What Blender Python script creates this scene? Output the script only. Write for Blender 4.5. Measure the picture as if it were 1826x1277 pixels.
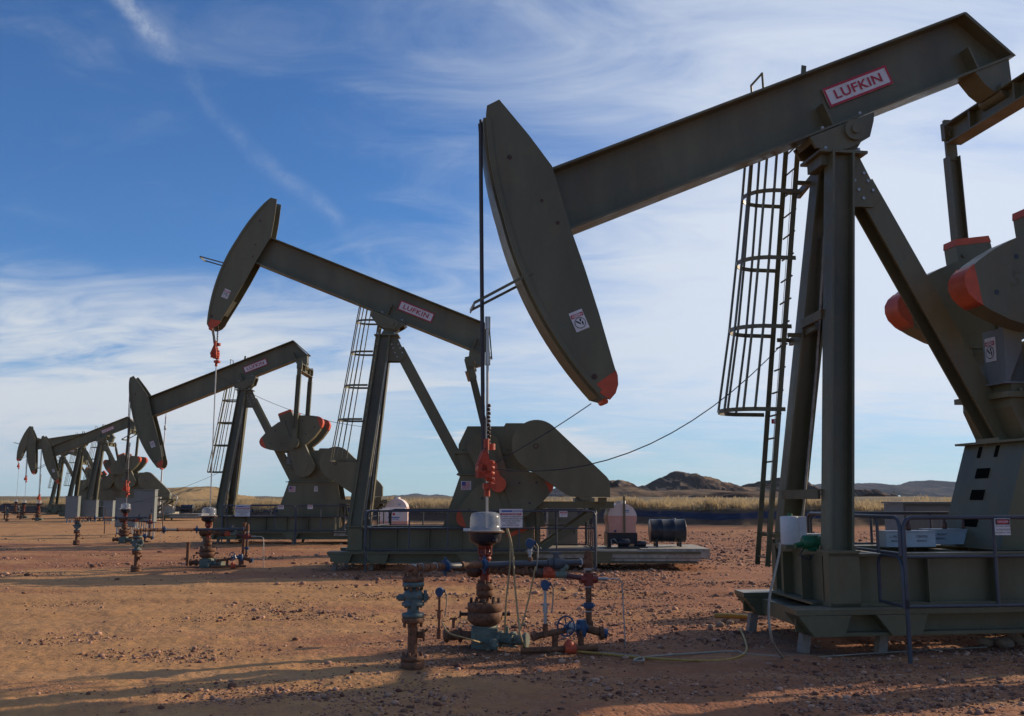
import bpy, math, random
import numpy as np
from mathutils import Vector, Matrix, noise
R = math.radians
C = bpy.context.scene.collection
scene = bpy.context.scene
for o in list(bpy.data.objects): bpy.data.objects.remove(o)

# ------------------------------------------------------------------ camera
FPX, CH, YH = 1750.0, 1.7, 887.0            # focal length in photo pixels, eye height, horizon row
PITCH = math.atan((YH - 638.5) / FPX)
cd = bpy.data.cameras.new('camera'); cam = bpy.data.objects.new('camera', cd); C.objects.link(cam)
cam.location = (0, 0, CH); cam.rotation_euler = (R(90) + PITCH, 0, 0)
cd.sensor_width = 36; cd.lens = 36 * FPX / 1826; cd.clip_end = 40000; cd.clip_start = 0.1
scene.camera = cam

# ------------------------------------------------------------------ sun, sky, exposure
SUN_EL, SUN_AZ = R(19), R(62)               # azimuth clockwise from the view direction
sd = Vector((math.sin(SUN_AZ) * math.cos(SUN_EL), math.cos(SUN_AZ) * math.cos(SUN_EL), math.sin(SUN_EL)))
sl = bpy.data.lights.new('sun', 'SUN'); sl.energy = 5.0; sl.angle = R(0.5); sl.color = (1, .78, .54)
so = bpy.data.objects.new('sun', sl); C.objects.link(so); so.rotation_euler = (-sd).to_track_quat('-Z', 'Y').to_euler()
scene.view_settings.view_transform = 'Standard'; scene.view_settings.look = 'None'
scene.view_settings.exposure = 0.05; scene.view_settings.gamma = 1

def ray(px, py):
    x = (px - 913) / FPX; y = -(py - 638.5) / FPX; c, s = math.cos(PITCH), math.sin(PITCH)
    return Vector((x, c - y * s, s + y * c))
def gp(px, py, z=0.0):                       # the ground point seen at a photo pixel
    r = ray(px, py); k = (z - CH) / r.z; return Vector((r.x * k, r.y * k, z))
def at(px, py, Y):                           # the point at depth Y seen at a photo pixel
    r = ray(px, py); k = Y / r.y; return Vector((r.x * k, Y, CH + r.z * k))

world = bpy.data.worlds.new('World'); scene.world = world; world.use_nodes = True
def build_world():
    nt = world.node_tree; N = nt.nodes; L = nt.links; N.clear()
    def n(t, **k):
        a = N.new(t)
        for q, v in k.items(): setattr(a, q, v)
        return a
    def val(x): return x
    def math_(op, a, b=None, c=None, clamp=False):
        m = n('ShaderNodeMath', operation=op, use_clamp=clamp)
        for i, v in enumerate((a, b, c)):
            if v is None: continue
            if isinstance(v, (int, float)): m.inputs[i].default_value = v
            else: L.new(v, m.inputs[i])
        return m.outputs[0]
    def ramp(x, lo, hi, smooth=True):
        m = n('ShaderNodeMapRange', interpolation_type='SMOOTHSTEP' if smooth else 'LINEAR')
        L.new(x, m.inputs[0]); m.inputs[1].default_value = lo; m.inputs[2].default_value = hi
        return m.outputs[0]
    tc = n('ShaderNodeTexCoord'); d = tc.outputs['Generated']
    nv = n('ShaderNodeVectorMath', operation='NORMALIZE'); L.new(d, nv.inputs[0]); d = nv.outputs[0]
    sep = n('ShaderNodeSeparateXYZ'); L.new(d, sep.inputs[0])
    x, y, z = sep.outputs
    sky = n('ShaderNodeTexSky', sky_type='NISHITA'); sky.sun_disc = False
    sky.sun_elevation = SUN_EL; sky.sun_rotation = SUN_AZ; sky.altitude = 700
    sky.air_density = 1.0; sky.dust_density = 0.3; sky.ozone_density = 3.0
    # cirrus sheet: directions dropped on a flat layer, stretched along the wind
    zz = math_('ADD', math_('MAXIMUM', z, 0.0), 0.13)
    cx = math_('DIVIDE', x, zz); cy = math_('DIVIDE', y, zz)
    def layer(ang, sx, sy, scale, detail, rough, dist, off=0.0):
        cb = n('ShaderNodeCombineXYZ'); L.new(cx, cb.inputs[0]); L.new(cy, cb.inputs[1]); cb.inputs[2].default_value = off
        mp = n('ShaderNodeMapping'); L.new(cb.outputs[0], mp.inputs[0])
        mp.inputs['Rotation'].default_value = (0, 0, ang); mp.inputs['Scale'].default_value = (sx, sy, 1)
        t = n('ShaderNodeTexNoise'); L.new(mp.outputs[0], t.inputs[0])
        t.inputs['Scale'].default_value = scale; t.inputs['Detail'].default_value = detail
        t.inputs['Roughness'].default_value = rough; t.inputs['Distortion'].default_value = dist
        return t.outputs[0]
    big = layer(R(28), 0.45, 0.8, 0.75, 6, .56, .9, 3.1)
    fine = layer(R(30), 0.75, 1.25, 2.8, 10, .62, 1.2, 7.7)
    low = layer(R(3), 0.30, 0.9, 1.5, 9, .62, .6, 1.3)
    az = math_('ARCTAN2', x, y)                               # 0 ahead, + to the right
    el = math_('ARCSINE', z)
    right = ramp(az, -0.28, 0.40)                             # the veil thickens towards the sun
    down = math_('SUBTRACT', 1.0, ramp(el, 0.10, 0.36))
    ahead = ramp(y, -.55, .05)                                # unseen sky behind the camera, veil removed to cut ambient light
    lowsky = ramp(el, .015, .17)
    veil = math_('SUBTRACT', math_('ADD', math_('MULTIPLY', math_('MULTIPLY', right, math_('ADD', math_('MULTIPLY', lowsky, .55), .45)), .76), math_('MULTIPLY', math_('MULTIPLY', down, lowsky), .36)), math_('MULTIPLY', math_('SUBTRACT', 1.0, ahead), .75))
    tex = math_('ADD', math_('MULTIPLY', big, .75), math_('MULTIPLY', fine, .45))
    m1 = math_('MULTIPLY', ramp(math_('ADD', tex, math_('MULTIPLY', veil, .62)), .60, 1.16), .90)
    # low bank of brighter cloud to the left, above the field
    bank = math_('MULTIPLY', math_('MULTIPLY', ramp(el, -.02, .07), math_('SUBTRACT', 1.0, ramp(el, .15, .235))), math_('SUBTRACT', 1.0, ramp(az, -.30, .02)))
    m2 = math_('MULTIPLY', bank, ramp(math_('ADD', big, math_('MULTIPLY', fine, .55)), .50, .84))
    # small streaks low over the hills
    lowb = math_('MULTIPLY', ramp(el, .02, .05), math_('SUBTRACT', 1.0, ramp(el, .10, .16)))
    m3 = math_('MULTIPLY', math_('MULTIPLY', lowb, ramp(low, .50, .60)), .95)
    # old spreading contrail: a band along a great circle
    a = ray(165, -40).normalized(); b = ray(690, 500).normalized(); nn = a.cross(b).normalized(); mid = (a + b).normalized(); tan = nn.cross(mid).normalized()
    def dot(v):
        q = n('ShaderNodeVectorMath', operation='DOT_PRODUCT'); L.new(d, q.inputs[0]); q.inputs[1].default_value = tuple(v); return q.outputs['Value']
    wob = n('ShaderNodeTexNoise'); L.new(d, wob.inputs[0]); wob.inputs['Scale'].default_value = 5; wob.inputs['Detail'].default_value = 6
    tx = n('ShaderNodeTexNoise'); L.new(d, tx.inputs[0]); tx.inputs['Scale'].default_value = 42; tx.inputs['Detail'].default_value = 7; tx.inputs['Roughness'].default_value = .7
    tl = n('ShaderNodeTexNoise'); L.new(d, tl.inputs[0]); tl.inputs['Scale'].default_value = 9; tl.inputs['Detail'].default_value = 2
    dist = math_('ABSOLUTE', math_('ADD', dot(nn), math_('MULTIPLY', math_('SUBTRACT', wob.outputs[0], .5), .06)))
    along = math_('ABSOLUTE', dot(tan))
    core = math_('POWER', math_('SUBTRACT', 1.0, ramp(dist, .0, .018)), 1.6)
    m4 = math_('MULTIPLY', math_('MULTIPLY', core, math_('SUBTRACT', 1.0, ramp(along, .17, .26))), math_('MULTIPLY', math_('ADD', ramp(tx.outputs[0], .30, .75), .12), math_('MULTIPLY', ramp(tl.outputs[0], .36, .58), .50)))
    def union(p, q): return math_('SUBTRACT', 1.0, math_('MULTIPLY', math_('SUBTRACT', 1.0, p, clamp=True), math_('SUBTRACT', 1.0, q, clamp=True)))
    sg = n('ShaderNodeMapRange'); L.new(dot(tan), sg.inputs[0]); sg.inputs[1].default_value = float(tan.dot(a)); sg.inputs[2].default_value = float(tan.dot(b)); sg.inputs[3].default_value = 1.0; sg.inputs[4].default_value = .30
    m4 = math_('MULTIPLY', m4, sg.outputs[0])
    m = union(union(m1, m2), union(m3, m4))
    horizon = math_('MULTIPLY', math_('SUBTRACT', 1.0, ramp(el, -.01, .16)), .42)
    # cloud light: grey-white, whiter towards the sun
    colr = n('ShaderNodeMix', data_type='RGBA'); L.new(right, colr.inputs[0])
    colr.inputs[6].default_value = (6.2, 6.7, 7.3, 1); colr.inputs[7].default_value = (7.0, 7.6, 8.5, 1)
    hz = n('ShaderNodeMix', data_type='RGBA'); L.new(horizon, hz.inputs[0])
    gain = n('ShaderNodeMix', data_type='RGBA', blend_type='MULTIPLY'); gain.inputs[0].default_value = 1
    L.new(sky.outputs[0], gain.inputs[6]); gain.inputs[7].default_value = (.46, .84, 1.24, 1)
    L.new(gain.outputs[2], hz.inputs[6]); hz.inputs[7].default_value = (5.2, 7.3, 8.6, 1)
    mx = n('ShaderNodeMix', data_type='RGBA'); L.new(m, mx.inputs[0]); L.new(hz.outputs[2], mx.inputs[6]); L.new(colr.outputs[2], mx.inputs[7])
    bg = n('ShaderNodeBackground'); L.new(mx.outputs[2], bg.inputs[0]); bg.inputs[1].default_value = 0.105
    out = n('ShaderNodeOutputWorld'); L.new(bg.outputs[0], out.inputs[0])
build_world()

# ------------------------------------------------------------------ materials
def mat(name, col, rough=.55, metal=0.0, var=.18, scale=3.0, col2=None, mix=(.55, .70), s2=None, bump=0.0, bscale=60, stretch=None, spec=.4, dust=None):
    """noise-mottled paint or stone; col2 = rust, dirt or wear showing in blotches"""
    m = bpy.data.materials.new(name); m.use_nodes = True
    nt = m.node_tree; N = nt.nodes; L = nt.links; b = N['Principled BSDF']
    b.inputs['Roughness'].default_value = rough; b.inputs['Metallic'].default_value = metal
    b.inputs['Specular IOR Level'].default_value = spec
    tc = N.new('ShaderNodeTexCoord'); src = tc.outputs['Object']
    if stretch:
        mp = N.new('ShaderNodeMapping'); L.new(src, mp.inputs[0]); mp.inputs['Scale'].default_value = stretch; src = mp.outputs[0]
    t = N.new('ShaderNodeTexNoise'); L.new(src, t.inputs[0]); t.inputs['Scale'].default_value = scale; t.inputs['Detail'].default_value = 7; t.inputs['Roughness'].default_value = .6
    r = N.new('ShaderNodeValToRGB'); L.new(t.outputs[0], r.inputs[0])
    lo = [c * (1 - var) for c in col]; hi = [min(1, c * (1 + var)) for c in col]
    r.color_ramp.elements[0].position = .3; r.color_ramp.elements[1].position = .7
    r.color_ramp.elements[0].color = (*lo, 1); r.color_ramp.elements[1].color = (*hi, 1)
    out = r.outputs[0]
    if col2:
        t2 = N.new('ShaderNodeTexNoise'); L.new(src, t2.inputs[0]); t2.inputs['Scale'].default_value = s2 or scale * 2.3; t2.inputs['Detail'].default_value = 9; t2.inputs['Roughness'].default_value = .7
        mr = N.new('ShaderNodeMapRange'); L.new(t2.outputs[0], mr.inputs[0]); mr.inputs[1].default_value = mix[0]; mr.inputs[2].default_value = mix[1]
        mx = N.new('ShaderNodeMix'); mx.data_type = 'RGBA'; L.new(mr.outputs[0], mx.inputs[0]); L.new(out, mx.inputs[6]); mx.inputs[7].default_value = (*col2, 1)
        out = mx.outputs[2]
    if dust:                                  # dust settled on upward faces, plus a faint film everywhere
        g = N.new('ShaderNodeNewGeometry'); sp = N.new('ShaderNodeSeparateXYZ'); L.new(g.outputs['True Normal'], sp.inputs[0])
        m1 = N.new('ShaderNodeMapRange'); L.new(sp.outputs[2], m1.inputs[0]); m1.inputs[1].default_value = .35; m1.inputs[2].default_value = .95; m1.inputs[4].default_value = .75
        t4 = N.new('ShaderNodeTexNoise'); L.new(tc.outputs['Object'], t4.inputs[0]); t4.inputs['Scale'].default_value = 2.2; t4.inputs['Detail'].default_value = 8; t4.inputs['Roughness'].default_value = .75
        m2 = N.new('ShaderNodeMapRange'); L.new(t4.outputs[0], m2.inputs[0]); m2.inputs[1].default_value = .48; m2.inputs[2].default_value = .78; m2.inputs[4].default_value = .22
        ad = N.new('ShaderNodeMath'); L.new(m1.outputs[0], ad.inputs[0]); L.new(m2.outputs[0], ad.inputs[1]); ad.use_clamp = True
        x4 = N.new('ShaderNodeMix'); x4.data_type = 'RGBA'; L.new(ad.outputs[0], x4.inputs[0]); L.new(out, x4.inputs[6]); x4.inputs[7].default_value = (*dust, 1); out = x4.outputs[2]
        rr = N.new('ShaderNodeMapRange'); L.new(t4.outputs[0], rr.inputs[0]); rr.inputs[1].default_value = .3; rr.inputs[2].default_value = .7; rr.inputs[3].default_value = rough - .12; rr.inputs[4].default_value = rough + .22; L.new(rr.outputs[0], b.inputs['Roughness'])
    L.new(out, b.inputs['Base Color'])
    if bump:
        t3 = N.new('ShaderNodeTexNoise'); L.new(src, t3.inputs[0]); t3.inputs['Scale'].default_value = bscale; t3.inputs['Detail'].default_value = 5
        bp = N.new('ShaderNodeBump'); L.new(t3.outputs[0], bp.inputs['Height']); bp.inputs['Strength'].default_value = bump; bp.inputs['Distance'].default_value = .01
        L.new(bp.outputs[0], b.inputs['Normal'])
    return m
M = {}
M['olive'] = mat('olive_paint', (.112, .104, .056), .38, dust=(.28, .22, .145), var=.28, scale=1.3, col2=(.13, .085, .045), mix=(.56, .80), s2=4.5, stretch=(1, 1, .22), bump=.25, bscale=14)
M['olive_worn'] = mat('olive_paint_worn', (.100, .090, .050), .5, var=.2, scale=3, col2=(.16, .075, .03), mix=(.54, .72), s2=6, bump=.25, bscale=25)
M['dusty'] = mat('dusty_deck', (.34, .31, .25), .7, var=.2, scale=4, col2=(.12, .10, .07), mix=(.5, .75))
M['orange'] = mat('orange_paint', (.48, .075, .028), .5, var=.2, scale=5, col2=(.25, .05, .03), mix=(.60, .8))
M['red'] = mat('red_paint', (.19, .030, .020), .5, var=.25, scale=9, col2=(.10, .04, .025), mix=(.55, .75))
M['rust'] = mat('rusty_steel', (.17, .075, .038), .8, var=.4, scale=12, col2=(.05, .03, .02), mix=(.5, .65), bump=.5, bscale=60)
M['rustdark'] = mat('rust_oily', (.055, .028, .018), .55, var=.4, scale=14, col2=(.16, .06, .025), mix=(.55, .7), bump=.5)
M['teal'] = mat('teal_paint', (.085, .125, .125), .6, var=.25, scale=10, col2=(.13, .06, .035), mix=(.53, .66))
M['palegreen'] = mat('pale_green_paint', (.13, .165, .135), .7, var=.25, scale=10, col2=(.15, .09, .05), mix=(.50, .66))
M['blue'] = mat('blue_paint', (.022, .060, .13), .45, var=.25, scale=10, col2=(.06, .05, .05), mix=(.6, .8))
M['pipegrey'] = mat('grey_pipe_paint', (.065, .072, .085), .45, var=.2, scale=6, col2=(.14, .07, .04), mix=(.58, .75))
M['railgrey'] = mat('railing_paint', (.060, .066, .082), .42, var=.15, scale=6, metal=.2)
M['clampred'] = mat('worn_orange', (.42, .050, .016), .55, var=.3, scale=9, col2=(.09, .035, .02), mix=(.50, .70))
M['maroon'] = mat('maroon_pipe', (.09, .03, .035), .5, var=.3, scale=9, col2=(.14, .06, .03), mix=(.55, .75))
M['steel'] = mat('bright_steel', (.36, .33, .31), .3, metal=.9, var=.15, scale=8)
M['galv'] = mat('galvanised', (.35, .36, .37), .45, metal=.6, var=.2, scale=10)
M['white'] = mat('white_paint', (.58, .58, .56), .5, var=.08, scale=6, col2=(.4, .33, .25), mix=(.62, .85))
M['cream'] = mat('cream_plate', (.60, .56, .38), .5, var=.1)
M['signwhite'] = mat('sign_white', (.62, .61, .61), .45, var=.08, scale=4, col2=(.42, .37, .31), mix=(.52, .78))
M['signred'] = mat('sign_red', (.40, .025, .045), .45, var=.15, scale=7)
M['ink'] = mat('sign_ink', (.03, .03, .035), .5, var=.1)
M['inkblue'] = mat('sign_blue', (.03, .10, .35), .5, var=.1)
M['black'] = mat('black_paint', (.018, .02, .028), .35, var=.3, scale=5)
M['slot_shade'] = mat('painted_slot_shade', (.010, .010, .009), .9, var=.3, spec=0.0)  # near-black for blocks on the pedestal plate, painted shade of its slots
M['cablemat'] = mat('wire_rope', (.035, .032, .035), .6, var=.5, scale=120, stretch=(1, 1, .2))
M['grey'] = mat('cabinet_grey', (.165, .185, .185), .5, var=.08, scale=3, col2=(.2, .19, .17), mix=(.6, .8), stretch=(1, 1, .3))
M['lube'] = mat('lube_box_grey', (.36, .41, .43), .5, var=.12, scale=5, col2=(.2, .17, .13), mix=(.6, .78))
M['green'] = mat('green_paint', (.015, .12, .05), .45, var=.3, scale=14)
M['concrete'] = mat('concrete_peg', (.24, .19, .15), .85, var=.2, scale=20)
M['hose'] = mat('tan_hose', (.34, .24, .11), .6, var=.3, scale=30)
M['hosewhite'] = mat('white_hose', (.27, .23, .18), .6, var=.2, scale=20)
M['yellow'] = mat('yellow_hose', (.36, .22, .05), .5, var=.2, scale=20)
M['brown'] = mat('brown_bottle', (.10, .035, .02), .3, var=.2)
def clear(name, col, rough, alpha):
    m = bpy.data.materials.new(name); m.use_nodes = True; b = m.node_tree.nodes['Principled BSDF']
    nt = m.node_tree; t = nt.nodes.new('ShaderNodeTexNoise'); t.inputs['Scale'].default_value = 6
    mr = nt.nodes.new('ShaderNodeMapRange'); nt.links.new(t.outputs[0], mr.inputs[0]); mr.inputs[3].default_value = alpha - .08; mr.inputs[4].default_value = alpha + .08
    nt.links.new(mr.outputs[0], b.inputs['Alpha'])
    b.inputs['Base Color'].default_value = (*col, 1); b.inputs['Roughness'].default_value = rough
    return m
M['dome'] = clear('clear_plastic', (.52, .56, .60), .18, .34)
M['tankwall'] = mat('cloudy_plastic', (.68, .58, .54), .5, var=.06, scale=3)
M['tankfull'] = mat('cloudy_plastic_full', (.60, .31, .24), .5, var=.10, scale=3)

# ------------------------------------------------------------------ mesh helpers
class MB:
    def __init__(s): s.v = []; s.f = []; s.m = []; s.s = []
    def add(s, vs, fs, mi=0, smooth=False):
        o = len(s.v); s.v += [tuple(p) for p in vs]
        for f in fs: s.f.append(tuple(i + o for i in f)); s.m.append(mi); s.s.append(smooth)
        return s
    def box(s, c, d, mi=0, mt=None):
        c = Vector(c); h = [q / 2 for q in d]
        vs = [Vector((sx * h[0], sy * h[1], sz * h[2])) for sx in (-1, 1) for sy in (-1, 1) for sz in (-1, 1)]
        if mt: vs = [mt @ p for p in vs]
        return s.add([p + c for p in vs], [(0, 1, 3, 2), (4, 6, 7, 5), (0, 4, 5, 1), (2, 3, 7, 6), (0, 2, 6, 4), (1, 5, 7, 3)], mi)
    def span(s, x0, x1, y0, y1, z0, z1, mi=0):
        return s.box(((x0 + x1) / 2, (y0 + y1) / 2, (z0 + z1) / 2), (x1 - x0, y1 - y0, z1 - z0), mi)
    def prism(s, poly, y0, y1, mi=0, smooth=False):        # poly in x-z, extruded in y
        n = len(poly); vs = [(p[0], y0, p[1]) for p in poly] + [(p[0], y1, p[1]) for p in poly]
        s.add(vs, [tuple(range(n)), tuple(range(2 * n - 1, n - 1, -1))], mi)
        s.add(vs, [(i, i + n, (i + 1) % n + n, (i + 1) % n) for i in range(n)], mi, smooth); return s
    def cyl(s, p0, p1, r0, r1=None, n=16, mi=0, caps=True):
        p0 = Vector(p0); p1 = Vector(p1); r1 = r0 if r1 is None else r1
        a = (p1 - p0).normalized(); u = a.orthogonal().normalized(); w = a.cross(u)
        ring = lambda p, r: [p + (u * math.cos(2 * math.pi * i / n) + w * math.sin(2 * math.pi * i / n)) * r for i in range(n)]
        vs = ring(p0, r0) + ring(p1, r1)
        s.add(vs, [(i, (i + 1) % n, (i + 1) % n + n, i + n) for i in range(n)], mi, n > 6)
        if caps: s.add(vs, [tuple(range(n - 1, -1, -1)), tuple(range(n, 2 * n))], mi)
        return s
    def lathe(s, c, prof, n=20, mi=0, axis='z'):
        vs = []
        for r, z in prof:
            for i in range(n):
                a = 2 * math.pi * i / n; p = (r * math.cos(a), r * math.sin(a), z)
                if axis == 'y': p = (p[0], p[2], p[1])
                if axis == 'x': p = (p[2], p[0], p[1])
                vs.append(Vector(c) + Vector(p))
        k = len(prof)
        s.add(vs, [(j * n + i, j * n + (i + 1) % n, (j + 1) * n + (i + 1) % n, (j + 1) * n + i) for j in range(k - 1) for i in range(n)], mi, True)
        s.add(vs, [tuple(range(n)), tuple(range((k - 1) * n, k * n))], mi); return s
    def tube(s, pts, r, n=8, mi=0):
        pts = [Vector(p) for p in pts]; k = len(pts); vs = []; u = None
        for i, p in enumerate(pts):
            a = (pts[min(i + 1, k - 1)] - pts[max(i - 1, 0)]).normalized()
            u = a.orthogonal().normalized() if u is None else (u - a * u.dot(a)).normalized()
            w = a.cross(u)
            vs += [p + (u * math.cos(2 * math.pi * j / n) + w * math.sin(2 * math.pi * j / n)) * r for j in range(n)]
        s.add(vs, [(i * n + j, i * n + (j + 1) % n, (i + 1) * n + (j + 1) % n, (i + 1) * n + j) for i in range(k - 1) for j in range(n)], mi, n > 5)
        s.add(vs, [tuple(range(n)), tuple(range((k - 1) * n, k * n))], mi); return s
    def bar(s, p0, p1, w, h, mi=0, up=(0, 0, 1)):           # rectangular bar: w across, h along 'up'
        p0 = Vector(p0); p1 = Vector(p1); a = (p1 - p0); l = a.length; a.normalize(); up = Vector(up)
        x = a.cross(up)
        if x.length < 1e-3: x = a.orthogonal()
        x.normalize(); u = x.cross(a).normalized()
        vs = [p + x * sx * w / 2 + u * su * h / 2 for p in (p0, p1) for sx in (-1, 1) for su in (-1, 1)]
        return s.add(vs, [(0, 1, 3, 2), (4, 6, 7, 5), (0, 4, 5, 1), (2, 3, 7, 6), (0, 2, 6, 4), (1, 5, 7, 3)], mi)
    def hbeam(s, p0, p1, side, d, w, t=.025, mi=0):         # flanges stand off along 'side', d apart, w wide
        p0 = Vector(p0); p1 = Vector(p1); a = (p1 - p0).normalized(); sd_ = Vector(side); sd_ = (sd_ - a * sd_.dot(a)).normalized()
        for k in (-1, 1):
            o = sd_ * k * (d / 2 - t / 2); s.bar(p0 + o, p1 + o, w, t, mi, sd_)
        s.bar(p0, p1, t * .8, d - 2 * t, mi, sd_); return s
    def text(s, txt, origin, ux, uz, h, mi=0, off=.004, align='CENTER', wide=1.0, bold=.025):
        cu = bpy.data.curves.new('lettering', 'FONT'); cu.body = txt; cu.size = h * 1.38; cu.align_x = align; cu.align_y = 'CENTER'; cu.offset = h * bold * .35; cu.space_character = 1.0 + bold
        ob = bpy.data.objects.new('lettering', cu); C.objects.link(ob)
        me = bpy.data.meshes.new_from_object(ob); ux = Vector(ux).normalized(); uz = Vector(uz).normalized(); nn = ux.cross(uz)
        s.add([Vector(origin) + ux * v.co.x * wide + uz * v.co.y + nn * off for v in me.vertices], [tuple(p.vertices) for p in me.polygons], mi)
        bpy.data.objects.remove(ob); bpy.data.meshes.remove(me); bpy.data.curves.remove(cu); return s
    def build(s, name, mats, parent=None, loc=None):
        me = bpy.data.meshes.new(name); me.from_pydata(s.v, [], s.f)
        if not isinstance(mats, (list, tuple)): mats = [mats]
        for m_ in mats: me.materials.append(M[m_] if isinstance(m_, str) else m_)
        me.polygons.foreach_set('material_index', s.m); me.polygons.foreach_set('use_smooth', s.s)
        me.update(); o = bpy.data.objects.new(name, me); C.objects.link(o)
        if parent: o.parent = parent
        if loc is not None: o.location = loc
        return o
def tag(o, label, cat, group=None):
    o['label'] = label; o['category'] = cat
    if group: o['group'] = group
    return o
def empty(name, loc, rz, label, cat, group=None):
    o = bpy.data.objects.new(name, None); C.objects.link(o); o.location = loc; o.rotation_euler = (0, 0, rz); o.empty_display_size = .3
    return tag(o, label, cat, group)
def copy_tree(root, loc, rz, label, group=None):
    r = root.copy(); C.objects.link(r); r.location = loc; r.rotation_euler = (0, 0, rz); r['label'] = label
    if group: r['group'] = group
    for ch in list(root.children):
        c = ch.copy(); C.objects.link(c); c.parent = r
        for g in ch.children:
            d = g.copy(); C.objects.link(d); d.parent = c
    return r

# ------------------------------------------------------------------ ground
BANK = [(-400, 260), (-120, 165), (-58.6, 119), (-21.5, 86), (-4.6, 72), (13.5, 61), (30, 61), (60, 66), (130, 90), (400, 200)]
BX = np.array([b[0] for b in BANK], float); BY = np.array([b[1] for b in BANK], float) - 4
rng = np.random.default_rng(7)
def vnoise(x, y, seed):                      # smooth value noise on numpy arrays
    xi = np.floor(x).astype(np.int64); yi = np.floor(y).astype(np.int64); fx = x - xi; fy = y - yi
    fx = fx * fx * (3 - 2 * fx); fy = fy * fy * (3 - 2 * fy)
    def h(a, b):
        n_ = (a * 374761393 + b * 668265263 + seed * 974711) & 0x7fffffff
        n_ = ((n_ ^ (n_ >> 13)) * 1274126177) & 0x7fffffff
        return ((n_ ^ (n_ >> 16)) & 0xffff) / 65535.0
    return (h(xi, yi) * (1 - fx) + h(xi + 1, yi) * fx) * (1 - fy) + (h(xi, yi + 1) * (1 - fx) + h(xi + 1, yi + 1) * fx) * fy
def fbm(x, y, seed, octs=4, gain=.5):
    v = np.zeros_like(x); a = 1.0; t = 0
    for i in range(octs): v += a * vnoise(x * 2 ** i, y * 2 ** i, seed + i); t += a; a *= gain
    return v / t
def height(x, y):
    r = np.hypot(x, y)
    base = -.055 * np.clip((y - 12) / 12, 0, 1)
    near = np.exp(-r / 45)
    lump = (fbm(x * 1.3, y * 1.3, 11, 4) - .5) * .07 + (fbm(x * 9, y * 9, 12, 3) - .5) * .030 * near + (fbm(x * .25, y * .25, 14, 2) - .5) * .06
    rut = np.exp(-((y - (17.4 + .03 * x + .5 * np.sin(x * .21))) / .22) ** 2) + np.exp(-((y - (19.2 + .03 * x + .5 * np.sin(x * .21))) / .22) ** 2)
    lump -= .045 * rut
    for c0, sl_, am, sp_ in ((13.9, .10, .35, 1.75), (22.5, -.05, .8, 1.8)):
        for k_ in (0, sp_): lump -= .022 * np.exp(-((y - (c0 + k_ + sl_ * x + am * np.sin(x * .33 + c0))) / .17) ** 2) * (x < 6)
    flat = np.ones_like(x)
    z = base + lump * flat
    sdist = (y - np.interp(x, BX, BY)) * .86 + (fbm(x * .35, y * .0 + 3, 21, 4) - .5) * 2.2
    k = np.clip(sdist / 2.6, 0, 1); k = k * k * (3 - 2 * k)
    top = 1.05 + (fbm(x * .15, y * .15, 31, 4) - .5) * .45
    field = np.clip((sdist - 3) / 500, 0, 1) * 2.0 * fbm(x * .01, y * .01, 33, 3)
    return z * (1 - k) + (top + field) * k + (0.18 * np.clip(1 - np.abs(sdist + .5) / 1.4, 0, 1)) * (1 - k)
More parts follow.
